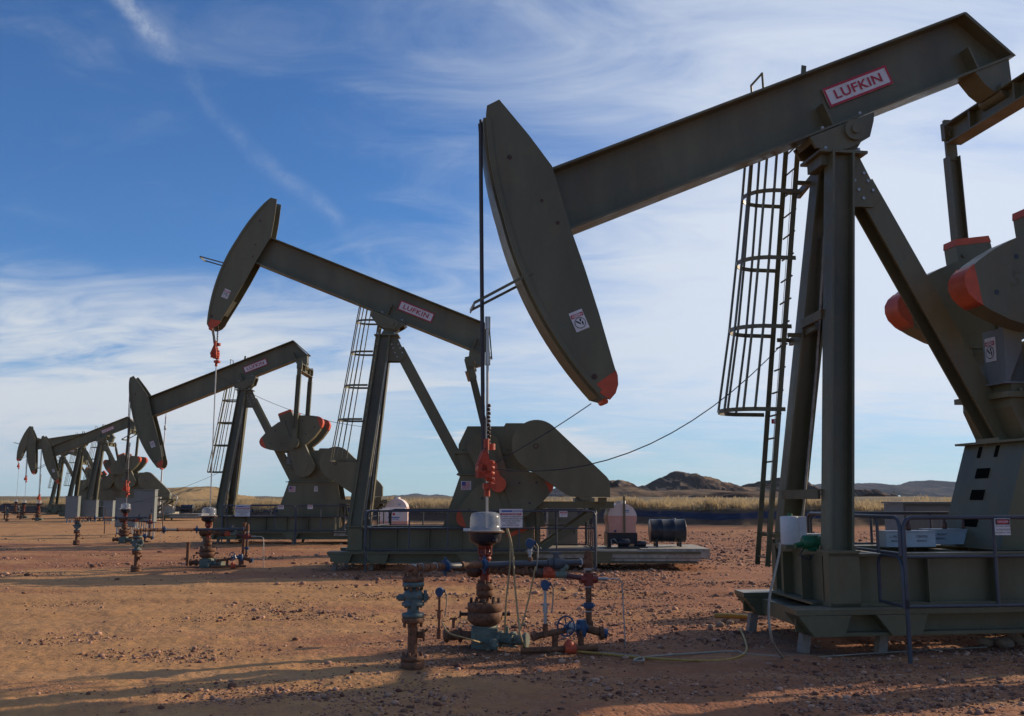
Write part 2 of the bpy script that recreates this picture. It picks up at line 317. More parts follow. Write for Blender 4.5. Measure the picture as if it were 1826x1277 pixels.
def ground():
    front = np.linspace(R(-38), R(38), 620); rest = np.linspace(R(38), R(322), 120)[1:-1]
    th = np.concatenate([front, rest]); nr = 520
    rr = np.concatenate([np.geomspace(.8, 200, nr), np.geomspace(206, 30000, 70)])
    T, Q = np.meshgrid(th, rr); X = Q * np.sin(T); Y = Q * np.cos(T)
    Z = np.where(Y > -5, height(X, Y), 0); far = np.clip((Q - 1500) / 6000, 0, 1); Z = Z * (1 - far) + 1.0 * far
    nth = len(th); vs = np.stack([X, Y, Z], -1).reshape(-1, 3)
    i = np.arange(len(rr) - 1)[:, None] * nth; j = np.arange(nth)[None, :]; jn = (j + 1) % nth
    F = np.stack([i + j, i + nth + j, i + nth + jn, i + jn], -1).reshape(-1, 4)
    c0 = len(vs); vs = np.vstack([vs, [[0, 0, float(height(np.array([0.]), np.array([0.]))[0])]]])
    me = bpy.data.meshes.new('ground')
    me.vertices.add(len(vs)); me.vertices.foreach_set('co', vs.ravel())
    tri = np.stack([np.full(nth, c0), np.arange(nth), (np.arange(nth) + 1) % nth], -1)
    loops = np.concatenate([F.ravel(), tri.ravel()]); me.loops.add(len(loops)); me.loops.foreach_set('vertex_index', loops)
    me.polygons.add(len(F) + nth)
    st = np.concatenate([np.arange(len(F)) * 4, len(F) * 4 + np.arange(nth) * 3]); me.polygons.foreach_set('loop_start', st)
    me.polygons.foreach_set('use_smooth', [True] * (len(F) + nth)); me.update(calc_edges=True); me.validate()
    o = bpy.data.objects.new('ground', me); C.objects.link(o); o['kind'] = 'structure'
    m = bpy.data.materials.new('scoria_dirt'); m.use_nodes = True; nt = m.node_tree; N = nt.nodes; L = nt.links; b = N['Principled BSDF']
    b.inputs['Roughness'].default_value = .93; b.inputs['Specular IOR Level'].default_value = .15
    g = N.new('ShaderNodeNewGeometry'); P = g.outputs['Position']
    def noise_(scale, detail=6, rough=.6, sc=(1, 1, 1)):
        mp = N.new('ShaderNodeMapping'); L.new(P, mp.inputs[0]); mp.inputs['Scale'].default_value = sc
        t = N.new('ShaderNodeTexNoise'); L.new(mp.outputs[0], t.inputs[0]); t.inputs['Scale'].default_value = scale; t.inputs['Detail'].default_value = detail; t.inputs['Roughness'].default_value = rough; return t.outputs[0]
    def rng_(x, lo, hi, a=0., c=1.):
        r = N.new('ShaderNodeMapRange'); L.new(x, r.inputs[0]); r.inputs[1].default_value = lo; r.inputs[2].default_value = hi; r.inputs[3].default_value = a; r.inputs[4].default_value = c; return r.outputs[0]
    def mix_(f, a, c, bt='MIX'):
        x = N.new('ShaderNodeMix'); x.data_type = 'RGBA'; x.blend_type = bt
        if isinstance(f, float): x.inputs[0].default_value = f
        else: L.new(f, x.inputs[0])
        for i_, q in ((6, a), (7, c)):
            if isinstance(q, tuple): x.inputs[i_].default_value = (*q, 1)
            else: L.new(q, x.inputs[i_])
        return x.outputs[2]
    def mth(op, a, c):
        x = N.new('ShaderNodeMath'); x.operation = op
        for i_, q in ((0, a), (1, c)):
            if isinstance(q, (float, int)): x.inputs[i_].default_value = q
            else: L.new(q, x.inputs[i_])
        return x.outputs[0]
    sp = N.new('ShaderNodeSeparateXYZ'); L.new(P, sp.inputs[0]); px_, py_, pz_ = sp.outputs
    # tan dust where it is driven on, red scoria elsewhere
    zone = mth('ADD', mth('ADD', noise_(.30, 5, .6, (.45, 1, 1)), mth('ADD', rng_(px_, -5., 3., -.17, .12), mth('MULTIPLY', rng_(py_, 19., 24.), rng_(py_, 34., 44., .20, 0.)))), mth('MULTIPLY', noise_(1.6, 5), .22))
    red = rng_(zone, .50, .68)
    col = mix_(red, (.48, .26, .105), (.32, .135, .066))
    col = mix_(rng_(noise_(2.5, 8, .7), .35, .75), col, mix_(.6, col, (.19, .095, .055)))
    streak = rng_(noise_(1.0, 6, .6, (.10, 1.6, 1)), .52, .66)
    col = mix_(mth('MULTIPLY', streak, .55), col, (.45, .26, .125))
    # crushed stone: voronoi cells each with its own shade
    vo = N.new('ShaderNodeTexVoronoi'); L.new(P, vo.inputs['Vector']); vo.inputs['Scale'].default_value = 26
    vo2 = N.new('ShaderNodeTexVoronoi'); L.new(P, vo2.inputs['Vector']); vo2.inputs['Scale'].default_value = 9
    rc = N.new('ShaderNodeValToRGB'); L.new(vo.outputs['Color'], rc.inputs[0]); e = rc.color_ramp.elements
    e[0].color = (.12, .05, .033, 1); e[1].color = (.52, .28, .19, 1)
    stone = mth('MULTIPLY', rng_(noise_(3.0, 5, .7), .42, .60), rng_(zone, .42, .62, .25, .8))
    col = mix_(stone, col, mix_(.5, col, rc.outputs[0]))
    # oily dirt round the wellheads
    for wx_, wy_, wr_ in ((-.25, 11.2, 1.0), (-7.8, 25.2, 1.3), (.9, 11.1, .6)):
        dd = N.new('ShaderNodeVectorMath'); dd.operation = 'DISTANCE'; L.new(P, dd.inputs[0]); dd.inputs[1].default_value = (wx_, wy_, 0)
        stn = rng_(mth('ADD', dd.outputs['Value'], mth('MULTIPLY', noise_(3, 4), 1.2)), wr_ * .6 + .3, wr_ + .9, .6, 0.)
        col = mix_(stn, col, (.085, .042, .028))
    # cut bank: brown clay with a blue-black coal seam, pale grass above
    bk = rng_(mth('ADD', pz_, mth('MULTIPLY', noise_(.5, 5), .1)), .08, .16)
    col = mix_(bk, col, mix_(rng_(noise_(1.5, 6), .3, .7), (.060, .036, .026), (.11, .075, .05)))
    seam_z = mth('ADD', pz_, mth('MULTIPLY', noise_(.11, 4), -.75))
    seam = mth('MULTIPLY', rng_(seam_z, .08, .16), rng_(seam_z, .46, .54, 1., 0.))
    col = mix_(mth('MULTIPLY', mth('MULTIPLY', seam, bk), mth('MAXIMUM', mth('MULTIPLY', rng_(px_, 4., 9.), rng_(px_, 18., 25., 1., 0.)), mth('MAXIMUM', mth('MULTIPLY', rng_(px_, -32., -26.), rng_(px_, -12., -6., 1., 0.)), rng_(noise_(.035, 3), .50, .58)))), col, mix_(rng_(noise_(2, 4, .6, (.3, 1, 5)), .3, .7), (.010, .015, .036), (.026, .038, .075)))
    gr = rng_(mth('ADD', pz_, mth('MULTIPLY', noise_(.8, 4), .2)), 1.0, 1.16)
    grass = mix_(rng_(noise_(.05, 6, .7), .35, .65), mix_(rng_(noise_(.6, 6), .3, .7), (.30, .23, .12), (.20, .145, .08)), (.12, .095, .06))
    col = mix_(gr, col, grass)
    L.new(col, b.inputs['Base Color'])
    hgt = mth('ADD', mth('MULTIPLY', vo.outputs['Distance'], mth('MULTIPLY', stone, -.022)), mth('ADD', mth('MULTIPLY', noise_(14, 6, .7), .014), mth('MULTIPLY', vo2.outputs['Distance'], -.012)))
    bp = N.new('ShaderNodeBump'); L.new(hgt, bp.inputs['Height']); bp.inputs['Strength'].default_value = .9; bp.inputs['Distance'].default_value = 1.0
    L.new(bp.outputs[0], b.inputs['Normal'])
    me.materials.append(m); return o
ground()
def gz(x, y): return float(height(np.array([float(x)]), np.array([float(y)]))[0])

ICO = [(0, 0, 1), (.89, 0, .45), (.28, .85, .45), (-.72, .53, .45), (-.72, -.53, .45), (.28, -.85, .45), (.72, .53, -.45), (-.28, .85, -.45), (-.89, 0, -.45), (-.28, -.85, -.45), (.72, -.53, -.45), (0, 0, -1)]
ICOF = [(0, 1, 2), (0, 2, 3), (0, 3, 4), (0, 4, 5), (0, 5, 1), (1, 6, 2), (2, 7, 3), (3, 8, 4), (4, 9, 5), (5, 10, 1), (2, 6, 7), (3, 7, 8), (4, 8, 9), (5, 9, 10), (1, 10, 6), (6, 11, 7), (7, 11, 8), (8, 11, 9), (9, 11, 10), (10, 11, 6)]
def stone_mat(name, a, c):
    m = bpy.data.materials.new(name); m.use_nodes = True; nt = m.node_tree; b = nt.nodes['Principled BSDF']; b.inputs['Roughness'].default_value = .9; b.inputs['Specular IOR Level'].default_value = .2
    g = nt.nodes.new('ShaderNodeNewGeometry'); r = nt.nodes.new('ShaderNodeValToRGB'); nt.links.new(g.outputs['Random Per Island'], r.inputs[0])
    e = r.color_ramp.elements; e[0].color = (*a, 1); e[1].color = (*c, 1); x = r.color_ramp.elements.new(.55); x.color = (*[(p * .55 + q * .45) for p, q in zip(a, c)], 1)
    t = nt.nodes.new('ShaderNodeTexNoise'); t.inputs['Scale'].default_value = 40
    mx = nt.nodes.new('ShaderNodeMix'); mx.data_type = 'RGBA'; mx.blend_type = 'MULTIPLY'; mx.inputs[0].default_value = .5
    nt.links.new(r.outputs[0], mx.inputs[6]); nt.links.new(t.outputs[0], mx.inputs[7]); nt.links.new(mx.outputs[2], b.inputs['Base Color'])
    return m
M['stone'] = stone_mat('scoria_stone', (.14, .06, .042), (.70, .42, .29))
M['rock'] = stone_mat('sandstone_rock', (.26, .19, .14), (.45, .33, .24))
def gravel():
    n = 150000
    u = rng.random(n); Z = 7.0 * (52 / 7.0) ** (u ** 1.0); X = (rng.random(n) * 2 - 1) * Z * .60
    dens = fbm(X * .55 + 5, Z * .9, 51, 5) * 1.25 - .13 + .15 * np.clip((X + 1.5) / 4, -1, 1) + .26 * np.exp(-((X - .3) ** 2 / 6 + (Z - 11.5) ** 2 / 6))
    keep = rng.random(n) < np.clip((dens - .44) / .22, .02, 1); X = X[keep]; Z = Z[keep]; n = len(X)
    s = (.0045 + .010 * rng.random(n) ** 2.5 + .030 * (rng.random(n) ** 26)) * np.clip(Z / 12, 1, 2.2)
    base = np.array(ICO); A = rng.random(n) * 6.28; ca, sa = np.cos(A)[:, None], np.sin(A)[:, None]
    v = base[None] * (1 + (rng.random((n, 12, 1)) - .5) * .55) * np.stack([1 + .5 * rng.random(n), .8 + .3 * rng.random(n), .5 + .3 * rng.random(n)], -1)[:, None, :]
    vx = v[..., 0] * ca - v[..., 1] * sa; vy = v[..., 0] * sa + v[..., 1] * ca
    v = np.stack([vx, vy, v[..., 2]], -1) * s[:, None, None] + np.stack([X, Z, height(X, Z) + s * .25], -1)[:, None, :]
    f = np.array(ICOF)[None] + (np.arange(n) * 12)[:, None, None]
    me = bpy.data.meshes.new('gravel'); me.vertices.add(n * 12); me.vertices.foreach_set('co', v.ravel())
    k = n * 20; me.loops.add(k * 3); me.loops.foreach_set('vertex_index', f.ravel()); me.polygons.add(k); me.polygons.foreach_set('loop_start', np.arange(k) * 3)
    me.update(calc_edges=True); me.materials.append(M['stone']); o = bpy.data.objects.new('gravel', me); C.objects.link(o); tag(o, 'crushed red scoria gravel strewn over the well pad', 'gravel'); o['kind'] = 'stuff'
gravel()

GRASSM = stone_mat('dry_grass', (.22, .165, .10), (.70, .60, .43))
def _tr(m):
    nt = m.node_tree; b = nt.nodes['Principled BSDF']; t = nt.nodes.new('ShaderNodeBsdfTranslucent'); t.inputs[0].default_value = (.55, .43, .25, 1)
    x = nt.nodes.new('ShaderNodeMixShader'); x.inputs[0].default_value = .5; nt.links.new(b.outputs[0], x.inputs[1]); nt.links.new(t.outputs[0], x.inputs[2]); nt.links.new(x.outputs[0], nt.nodes['Material Output'].inputs[0])
_tr(GRASSM)
def grass_strip():
    n = 60000; pts = []
    t = rng.random(n)
    ang = (rng.random(n) * 2 - 1) * R(33); X0 = np.zeros(n); Y0 = np.zeros(n)
    # walk each ray out to the bank top
    tan = np.tan(ang); ys = np.linspace(40, 200, 900)
    for i in range(n):
        x = ys * tan[i]; k = np.argmax(ys > np.interp(x, BX, BY)); Y0[i] = ys[k]; X0[i] = x[k]
    back = 2.2 + 9 * rng.random(n) ** 1.6; X0 += back * tan; Y0 += back
    cl = fbm(X0 * .9, Y0 * .5, 61, 3); H = (.12 + .95 * cl ** 1.6) * (.6 + .6 * rng.random(n)) * np.clip(1.25 - Y0 / 200, .6, 1); W = .018 + .02 * rng.random(n)
    lean = (rng.random((n, 2)) - .5) * .3 + np.array([-.12, 0]); a = rng.random(n) * 3.14; dx = np.cos(a) * W; dy = np.sin(a) * W * .3
    Z0 = height(X0, Y0) - .03
    v = np.stack([np.stack([X0 - dx, Y0 - dy, Z0], -1), np.stack([X0 + dx, Y0 + dy, Z0], -1), np.stack([X0 + lean[:, 0] * H + dx * .5, Y0 + lean[:, 1] * H, Z0 + H], -1), np.stack([X0 + lean[:, 0] * H - dx * .5, Y0 + lean[:, 1] * H, Z0 + H * .97], -1)], 1)
    me = bpy.data.meshes.new('grass'); me.vertices.add(n * 4); me.vertices.foreach_set('co', v.ravel()); me.loops.add(n * 4); me.loops.foreach_set('vertex_index', np.arange(n * 4)); me.polygons.add(n); me.polygons.foreach_set('loop_start', np.arange(n) * 4)
    me.update(calc_edges=True); me.materials.append(GRASSM)
    o = bpy.data.objects.new('grass', me); C.objects.link(o); tag(o, 'tall dry yellow grass along the top of the cut bank', 'grass'); o['kind'] = 'stuff'
grass_strip()

# ------------------------------------------------------------------ hills
def hill_mat(name, a, c, s, dark=.5):
    m = bpy.data.materials.new(name); m.use_nodes = True; nt = m.node_tree; N = nt.nodes; L = nt.links; b = N['Principled BSDF']; b.inputs['Roughness'].default_value = 1; b.inputs['Specular IOR Level'].default_value = 0
    g = N.new('ShaderNodeNewGeometry'); t = N.new('ShaderNodeTexNoise'); mp = N.new('ShaderNodeMapping'); L.new(g.outputs['Position'], mp.inputs[0]); mp.inputs['Scale'].default_value = (1, 1, 3.0); L.new(mp.outputs[0], t.inputs[0]); t.inputs['Scale'].default_value = s; t.inputs['Detail'].default_value = 9; t.inputs['Roughness'].default_value = .62
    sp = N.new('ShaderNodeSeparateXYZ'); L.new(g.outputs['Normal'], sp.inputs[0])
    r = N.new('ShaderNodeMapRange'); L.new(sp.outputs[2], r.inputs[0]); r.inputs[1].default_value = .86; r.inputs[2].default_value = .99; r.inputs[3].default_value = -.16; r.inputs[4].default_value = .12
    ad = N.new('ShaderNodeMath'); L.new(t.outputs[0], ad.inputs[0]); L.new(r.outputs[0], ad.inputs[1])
    r2 = N.new('ShaderNodeMapRange'); L.new(ad.outputs[0], r2.inputs[0]); r2.inputs[1].default_value = dark - .08; r2.inputs[2].default_value = dark + .10
    x = N.new('ShaderNodeMix'); x.data_type = 'RGBA'; L.new(r2.outputs[0], x.inputs[0]); x.inputs[6].default_value = (*a, 1); x.inputs[7].default_value = (*c, 1); L.new(x.outputs[2], b.inputs['Base Color'])
    return m
def hill(prof, dist, depth, seed, m, rough=.25, label=None, nx=260, ny=70, gully=1.0):
    """heightfield ridge whose crest, dist metres out, has the profile (photo column, photo row)"""
    px = np.array([p[0] for p in prof], float); py = np.array([p[1] for p in prof], float)
    us = np.linspace(px[0], px[-1], nx); crest = np.interp(us, px, py) + (fbm(us * .12, us * 0, seed + 9, 4, .6) - .5) * 3.2 * rough / .3
    X = np.array([at(u, YH, dist).x for u in us]); H = np.maximum(np.array([at(u, c, dist).z for u, c in zip(us, crest)]), 0)
    w = np.linspace(-1, 1, ny); XX, WW = np.meshgrid(X, w); HH = np.meshgrid(H, w)[0]
    YY = dist + WW * depth + (fbm(XX / depth * 1.5, XX * 0, seed + 5, 3) - .5) * depth * .5
    q = 1 - np.abs(WW); g = fbm(XX / (depth * .16), YY / (depth * .34), seed, 5, .55)
    hmax = float(H.max())
    rid = 1 - np.abs(2 * fbm(XX / (depth * .13), YY / (depth * .5), seed + 3, 4, .55) - 1)
    shape = np.clip(q + gully * (g - .52) * rough * 4.5 * (1 - q) + (rid - .75) * rough * 1.3 * np.minimum(1, (1 - q) * 4) * q, 0, 1) ** .8
    edge = np.clip((XX - X[0]) / (.03 * (X[-1] - X[0])), 0, 1) * np.clip((X[-1] - XX) / (.03 * (X[-1] - X[0])), 0, 1)
    ZZ = HH * (shape + .05 * (fbm(XX / (depth * .03), YY / (depth * .06), seed + 7, 3) - .5) * (1 - q)) - (1 - np.minimum(edge + (prof[0][1] < 885) * 0, 1)) * 0 - 2.5 * (q < .02)
    vs = np.stack([XX, YY, ZZ], -1).reshape(-1, 3)
    me = bpy.data.meshes.new('hill'); F = [(j * nx + i, j * nx + i + 1, (j + 1) * nx + i + 1, (j + 1) * nx + i) for j in range(ny - 1) for i in range(nx - 1)]
    me.from_pydata(vs.tolist(), [], F); me.polygons.foreach_set('use_smooth', [True] * len(F)); me.materials.append(m); me.update()
    o = bpy.data.objects.new('hill', me); C.objects.link(o); o['kind'] = 'structure'; return o
HT = hill_mat('hill_tan', (.040, .030, .028), (.20, .145, .10), .016, .53)
HB = hill_mat('hill_butte', (.040, .031, .030), (.25, .17, .11), .030, .56)
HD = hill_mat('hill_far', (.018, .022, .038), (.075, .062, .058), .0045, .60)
HN = hill_mat('hill_near', (.13, .095, .055), (.30, .215, .12), .10, .42)
hill([(1085, 858), (1100, 856), (1114, 857), (1126, 866), (1136, 868), (1150, 865), (1172, 858), (1190, 848), (1204, 840), (1214, 838), (1226, 841), (1240, 849), (1262, 854), (1284, 857), (1298, 862), (1312, 867), (1330, 869), (1350, 867), (1368, 864), (1382, 857), (1389, 852), (1394, 853), (1399, 866), (1430, 872), (1470, 880), (1520, 889)], 900, 190, 3, HB, .50)
hill([(1000, 884), (1060, 872), (1100, 868), (1126, 868), (1160, 876), (1200, 874), (1260, 872), (1320, 876), (1370, 874), (1430, 880), (1500, 887), (1600, 889), (1700, 886), (1780, 888), (1900, 886)], 560, 130, 8, HT, .35)
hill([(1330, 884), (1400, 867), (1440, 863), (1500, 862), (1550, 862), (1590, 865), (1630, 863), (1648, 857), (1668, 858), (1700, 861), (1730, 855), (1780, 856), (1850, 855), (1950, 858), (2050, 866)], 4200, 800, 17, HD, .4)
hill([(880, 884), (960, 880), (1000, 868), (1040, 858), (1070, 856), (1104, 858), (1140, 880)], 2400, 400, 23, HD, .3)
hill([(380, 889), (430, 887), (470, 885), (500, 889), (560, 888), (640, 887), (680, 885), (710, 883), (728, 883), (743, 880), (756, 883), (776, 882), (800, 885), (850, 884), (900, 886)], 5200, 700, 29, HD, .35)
hill([(560, 896), (620, 893), (700, 890), (760, 888), (830, 889), (900, 892), (980, 890)], 600, 110, 31, HN, .3)
hill([(120, 889), (200, 880), (250, 872), (290, 869), (330, 868), (362, 867), (385, 868), (398, 874), (412, 881), (430, 888), (450, 894)], 250, 42, 37, HN, .22)

# haze: the air between here and the mesas
def haze():
    b = MB().span(-7000, 7000, -60, 8200, -4, 420); o = b.build('haze', []); o['kind'] = 'stuff'; o['label'] = 'thin blue haze over the distant hills'; o['category'] = 'haze'
    m = bpy.data.materials.new('haze'); m.use_nodes = True; nt = m.node_tree; nt.nodes.clear()
    v = nt.nodes.new('ShaderNodeVolumePrincipled'); v.inputs['Color'].default_value = (.66, .80, 1.0, 1); v.inputs['Density'].default_value = HAZE; v.inputs['Anisotropy'].default_value = .1
    out = nt.nodes.new('ShaderNodeOutputMaterial'); nt.links.new(v.outputs[0], out.inputs['Volume']); o.data.materials.append(m)
HAZE = 0.00005
if HAZE: haze()
# ------------------------------------------------------------------ PUMPS
PU, PZ = 4.65, 6.33                          # beam pivot in pump coordinates: x from the well, z up; +y is away from the camera
def add_sign(parent, name, o, ux, uz, w, h, rows, n_off=.0, mats=('signwhite', 'signred', 'ink', 'inkblue'), label=None, th=.012):
    """flat board centred at o, facing ux x uz; rows: (kind, u, v, w/h, material or text)"""
    ux = Vector(ux).normalized(); uz = Vector(uz).normalized(); nn = ux.cross(uz); o = Vector(o)
    b = MB()
    vs = [o + ux * sx * w / 2 + uz * sz * h / 2 + nn * k for k in (-th, 0) for sx in (-1, 1) for sz in (-1, 1)]
    b.add(vs, [(0, 1, 3, 2), (4, 6, 7, 5), (0, 4, 5, 1), (2, 3, 7, 6), (0, 2, 6, 4), (1, 5, 7, 3)], 0)
    def patch(u, v, pw, ph, mi, lift):
        b.add([o + ux * (u + sx * pw / 2) + uz * (v + sz * ph / 2) + nn * lift for sx, sz in ((-1, -1), (1, -1), (1, 1), (-1, 1))], [(0, 1, 2, 3)], mi)
    for r in rows:
        if r[0] == 'frame':
            t = r[1]
            for u, v, pw, ph in ((0, h / 2 - t / 2, w, t), (0, -h / 2 + t / 2, w, t), (-w / 2 + t / 2, 0, t, h - 2 * t), (w / 2 - t / 2, 0, t, h - 2 * t)): patch(u, v, pw, ph, r[2], .003)
        elif r[0] == 'bar': patch(r[1], r[2], r[3], r[4], r[5], .003)
        elif r[0] == 'oval':
            k = 24; b.add([o + ux * (r[1] + math.cos(2 * math.pi * i / k) * r[3]) + uz * (r[2] + math.sin(2 * math.pi * i / k) * r[4]) + nn * (r[6] if len(r) > 6 else .005) for i in range(k)], [tuple(range(k))], r[5])
        elif r[0] == 'text': b.text(r[1], o + ux * r[2] + uz * r[3], ux, uz, r[4], r[5], .008)
        elif r[0] == 'wide': b.text(r[1], o + ux * r[2] + uz * r[3], ux, uz, r[4], r[5], .008, wide=1.22, bold=.06)
        elif r[0] == 'poly': b.add([o + ux * p[0] + uz * p[1] + nn * .007 for p in r[1]], [tuple(range(len(r[1])))], r[2])
    ob = b.build(name, list(mats), parent)
    if label: ob['label'] = label
    return ob
DANGER_PICTO = lambda s: [('bar', 0, .5 * s * .76, s * .92, s * .26, 1), ('oval', 0, s * .38, s * .40, s * .10, 0), ('text', 'DANGER', 0, s * .38, s * .12, 1),
    ('oval', 0, -s * .18, s * .40, s * .40, 2), ('oval', 0, -s * .18, s * .35, s * .35, 0, .006), ('poly', [(-.28 * s, -.02 * s), (-.20 * s, .06 * s), (.05 * s, -.22 * s), (-.02 * s, -.30 * s)], 2),
    ('poly', [(.02 * s, .08 * s), (.20 * s, .10 * s), (.10 * s, -.12 * s), (.02 * s, -.08 * s)], 2), ('poly', [(.10 * s, -.16 * s), (.24 * s, -.10 * s), (.22 * s, -.34 * s), (.12 * s, -.40 * s)], 2)]

def pumpjack(root, beam_deg, crank_deg, clamp_z, full=True, rear=True, first=False, ltxt=True, tx=0.0, skew=0.0):
    th = R(beam_deg); c, s = math.cos(th), math.sin(th)
    def B(bx, bz, y=0.0): return (PU + bx * c - bz * s, y, PZ + bx * s + bz * c)
    def B2(bx, bz): p = B(bx, bz); return (p[0], p[2])
    xd = (c, 0, s); zd = (-s, 0, c)
    # ---- skid: two rails with wide top plates, cross blocks with sloping ends, deck at the rear
    b = MB()
    for y in (-.98, .98):
        b.span(3.75, 12.35, y - .21, y + .21, .395, .45); b.span(3.3, 12.3, y - .02, y + .02, .20, .395); b.span(3.5, 12.3, y - .17, y + .17, .165, .2)
        b.span(3.25, 3.75, y - .21, y + .21, .395, .452)
    for x0 in (3.26, 4.15, 6.4, 9.6):
        b.prism([(x0, .39), (x0 + .18, .17), (x0 + .52, .17), (x0 + .60, .39)], -1.2, -.74)
        b.prism([(x0, .39), (x0 + .18, .17), (x0 + .52, .17), (x0 + .60, .39)], .74, 1.2)
        b.span(x0 + .22, x0 + .5, -.739, .739, .2, .38)
    b.build('skid', 'olive', root)
    b = MB()
    b.span(8.35, 12.42, -1.16, 1.16, .452, .49); b.span(10.9, 12.6, -1.13, 1.13, .492, .52)
    b.span(8.35, 12.5, -1.17, -1.13, .30, .45); b.span(10.1, 12.35, -1.14, 1.1, .22, .29); b.span(12.43, 12.6, -1.1, 1.1, .26, .49)
    b.build('deck', ['dusty'], root)
    for x0 in ((3.42, 4.32, 6.8, 9.8) if full else ()):
        for y in (-.95, .95): pg = MB(); pg.bar((x0 - .05, y, -.12), (x0, y, .17), .13, .10); pg.build('support_peg', 'concrete', root)
    # ---- base frame box
    b = MB()
    for y in (-.86, .86):
        b.span(3.72, 8.3, y - .012, y + .012, .49, 1.0); b.span(3.72, 8.3, y - .13, y + .13, 1.0, 1.03); b.span(3.72, 8.3, y - .13, y + .13, .455, .49)
        for x in (4.9, 5.7, 6.5, 7.3): b.span(x - .01, x + .01, y - .12, y - .013, .492, .998)
    b.span(3.74, 3.77, -.72, .72, .49, 1.0); b.span(3.60, 3.98, -.73, .73, .455, .482); b.span(3.72, 3.95, -.73, .73, 1.003, 1.032)
    for y in (-.35, .3): b.span(3.62, 3.738, y - .015, y + .015, .484, .99)
    b.span(4.6, 4.75, -.73, .73, .72, .99); b.span(5.9, 6.05, -.73, .73, .72, .99); b.span(8.2, 8.28, -.73, .73, .5, .99)
    for y in (-.99, .83): b.span(3.71, 4.07, y, y + .16, .457, 1.034)
    b.build('base_frame', 'olive', root)
    # ---- samson post: two splayed front legs, one raking back leg
    for sy in (-1, 1):
        l = MB(); l.hbeam((3.88, sy * .84, 1.035), (4.44, sy * .20, 5.93), (1, 0, -.11), .29, .27, .028); l.span(3.70, 4.08, sy * .84 - .17, sy * .84 + .17, 1.036, 1.065)
        for dx in (-.15, .15):
            for dy in (-.12, .12): l.cyl((3.88 + dx, sy * .84 + dy, 1.06), (3.88 + dx, sy * .84 + dy, 1.11), .018, n=6)
        l.build('front_leg', 'olive', root)
    l = MB(); l.hbeam((4.80, 0, 5.60), (6.56, 0, 2.36), (0, 1, 0), .30, .28, .028); l.span(6.36, 6.78, -.24, .24, 2.35, 2.385); l.build('rear_leg', 'olive', root)
    for z, f in ((1.68, .13), (3.85, .57)):
        y = .84 - .64 * (z - 1.03) / 4.9; x = 3.88 + .56 * (z - 1.03) / 4.9
        br = MB(); br.span(x - .2, x - .165, -y + .12, y - .12, z - .05, z + .05); br.span(x - .2, x - .05, -y + .1, y - .1, z + .051, z + .062); br.build('cross_brace', 'olive_worn', root)
    if full:
        cdt = MB(); cdt.tube([(4.06, -.62, 1.2), (4.10, -.64, 1.5), (4.30, -.42, 3.3), (4.50, -.22, 5.2), (4.55, -.2, 5.7)], .014, 6); cdt.build('conduit', 'galv', root)
        cdt = MB(); cdt.tube([(4.0, .66, 1.2), (4.05, .62, 1.6), (4.22, .42, 3.3), (4.36, .24, 5.0)], .018, 6); cdt.build('conduit', 'dusty', root)
    g = MB(); g.prism([(4.56, 5.94), (4.74, 5.94), (4.99, 5.42), (4.90, 5.28), (4.50, 5.28)], -.185, -.165); g.prism([(4.56, 5.94), (4.74, 5.94), (4.99, 5.42), (4.90, 5.28), (4.50, 5.28)], .165, .185)
    g.span(4.17, 4.80, -.30, .30, 5.94, 5.975); g.span(4.22, 4.7, -.20, .20, 5.80, 5.94)
    bt = g
    for x, z in ((4.62, 5.72), (4.66, 5.62), (4.71, 5.50), (4.77, 5.39), (4.79, 5.72), (4.84, 5.62), (4.90, 5.50)): bt.cyl((x, -.20, z), (x, -.186, z), .021, n=6, mi=1)
    for x in (4.26, 4.70):
        for y in (-.25, .25): bt.cyl((x, y, 5.976), (x, y, 6.02), .024, n=6, mi=1)
    g.build('cap_plate', ['olive', 'galv'], root)
    # ---- saddle bearing
    sb = MB(); sb.prism([(4.32, 5.976), (4.98 - .3, 5.976), (4.80, 6.16), (4.74, 6.34), (4.56, 6.34), (4.42, 6.14)], -.17, .17)
    sb.cyl((PU, -.30, PZ - .08), (PU, .30, PZ - .08), .135, n=24); sb.cyl((PU, -.33, PZ - .08), (PU, -.30, PZ - .08), .055, n=12)
    v = [B2(-.62, .055), (B2(-.60, -.10)), B2(-.34, -.24), B2(-.16, -.26), B2(.14, -.22), B2(.28, -.05), B2(.34, .055)]
    sb.prism(v, -.255, -.205); sb.prism(v, .205, .255); sb.prism([B2(-.60, .055), B2(-.60, -.02), B2(.32, -.02), B2(.32, .055)], -.204, .204)
    sb.build('saddle_bearing', 'olive', root)
    # ---- walking beam
    wb = MB(); t = .028; hw = .215; BL, BH = .075, .865; xf = -4.05
    wb.prism([B2(xf, BL + t), B2(xf + .13, BH - t), B2(2.17 + tx, BH - t), B2(2.52 + tx, BL + t)], -.014, .014)
    wb.prism([B2(xf, BL), B2(xf, BL + t), B2(2.55 + tx, BL + t), B2(2.57 + tx, BL)], -hw, hw); wb.prism([B2(xf + .13, BH - t), B2(xf + .13, BH), B2(2.18 + tx, BH), B2(2.17 + tx, BH - t)], -hw, hw)
    wb.prism([B2(2.18 + tx, BH), B2(2.21 + tx, BH - .012), B2(2.60 + tx, BL), B2(2.55 + tx, BL + .03), B2(2.17 + tx, BH - t)], -hw, hw)
    for bx in (-.22, 2.02 + tx):
        wb.prism([B2(bx - .012, BL + t), B2(bx - .012, BH - .45), B2(bx + .012, BH - .45), B2(bx + .012, BL + t)], -hw + .01, hw - .01)
    for bx in (-.36, .20): wb.cyl(B(bx, BL + t, -.17), B(bx, BL + t + .035, -.17), .026, n=6, mi=1)
    beam = wb.build('walking_beam', ['olive', 'galv'], root)
    cx = .30; zc = .50
    sign_o = Vector(B(.30, .50, -.235)) if True else 0
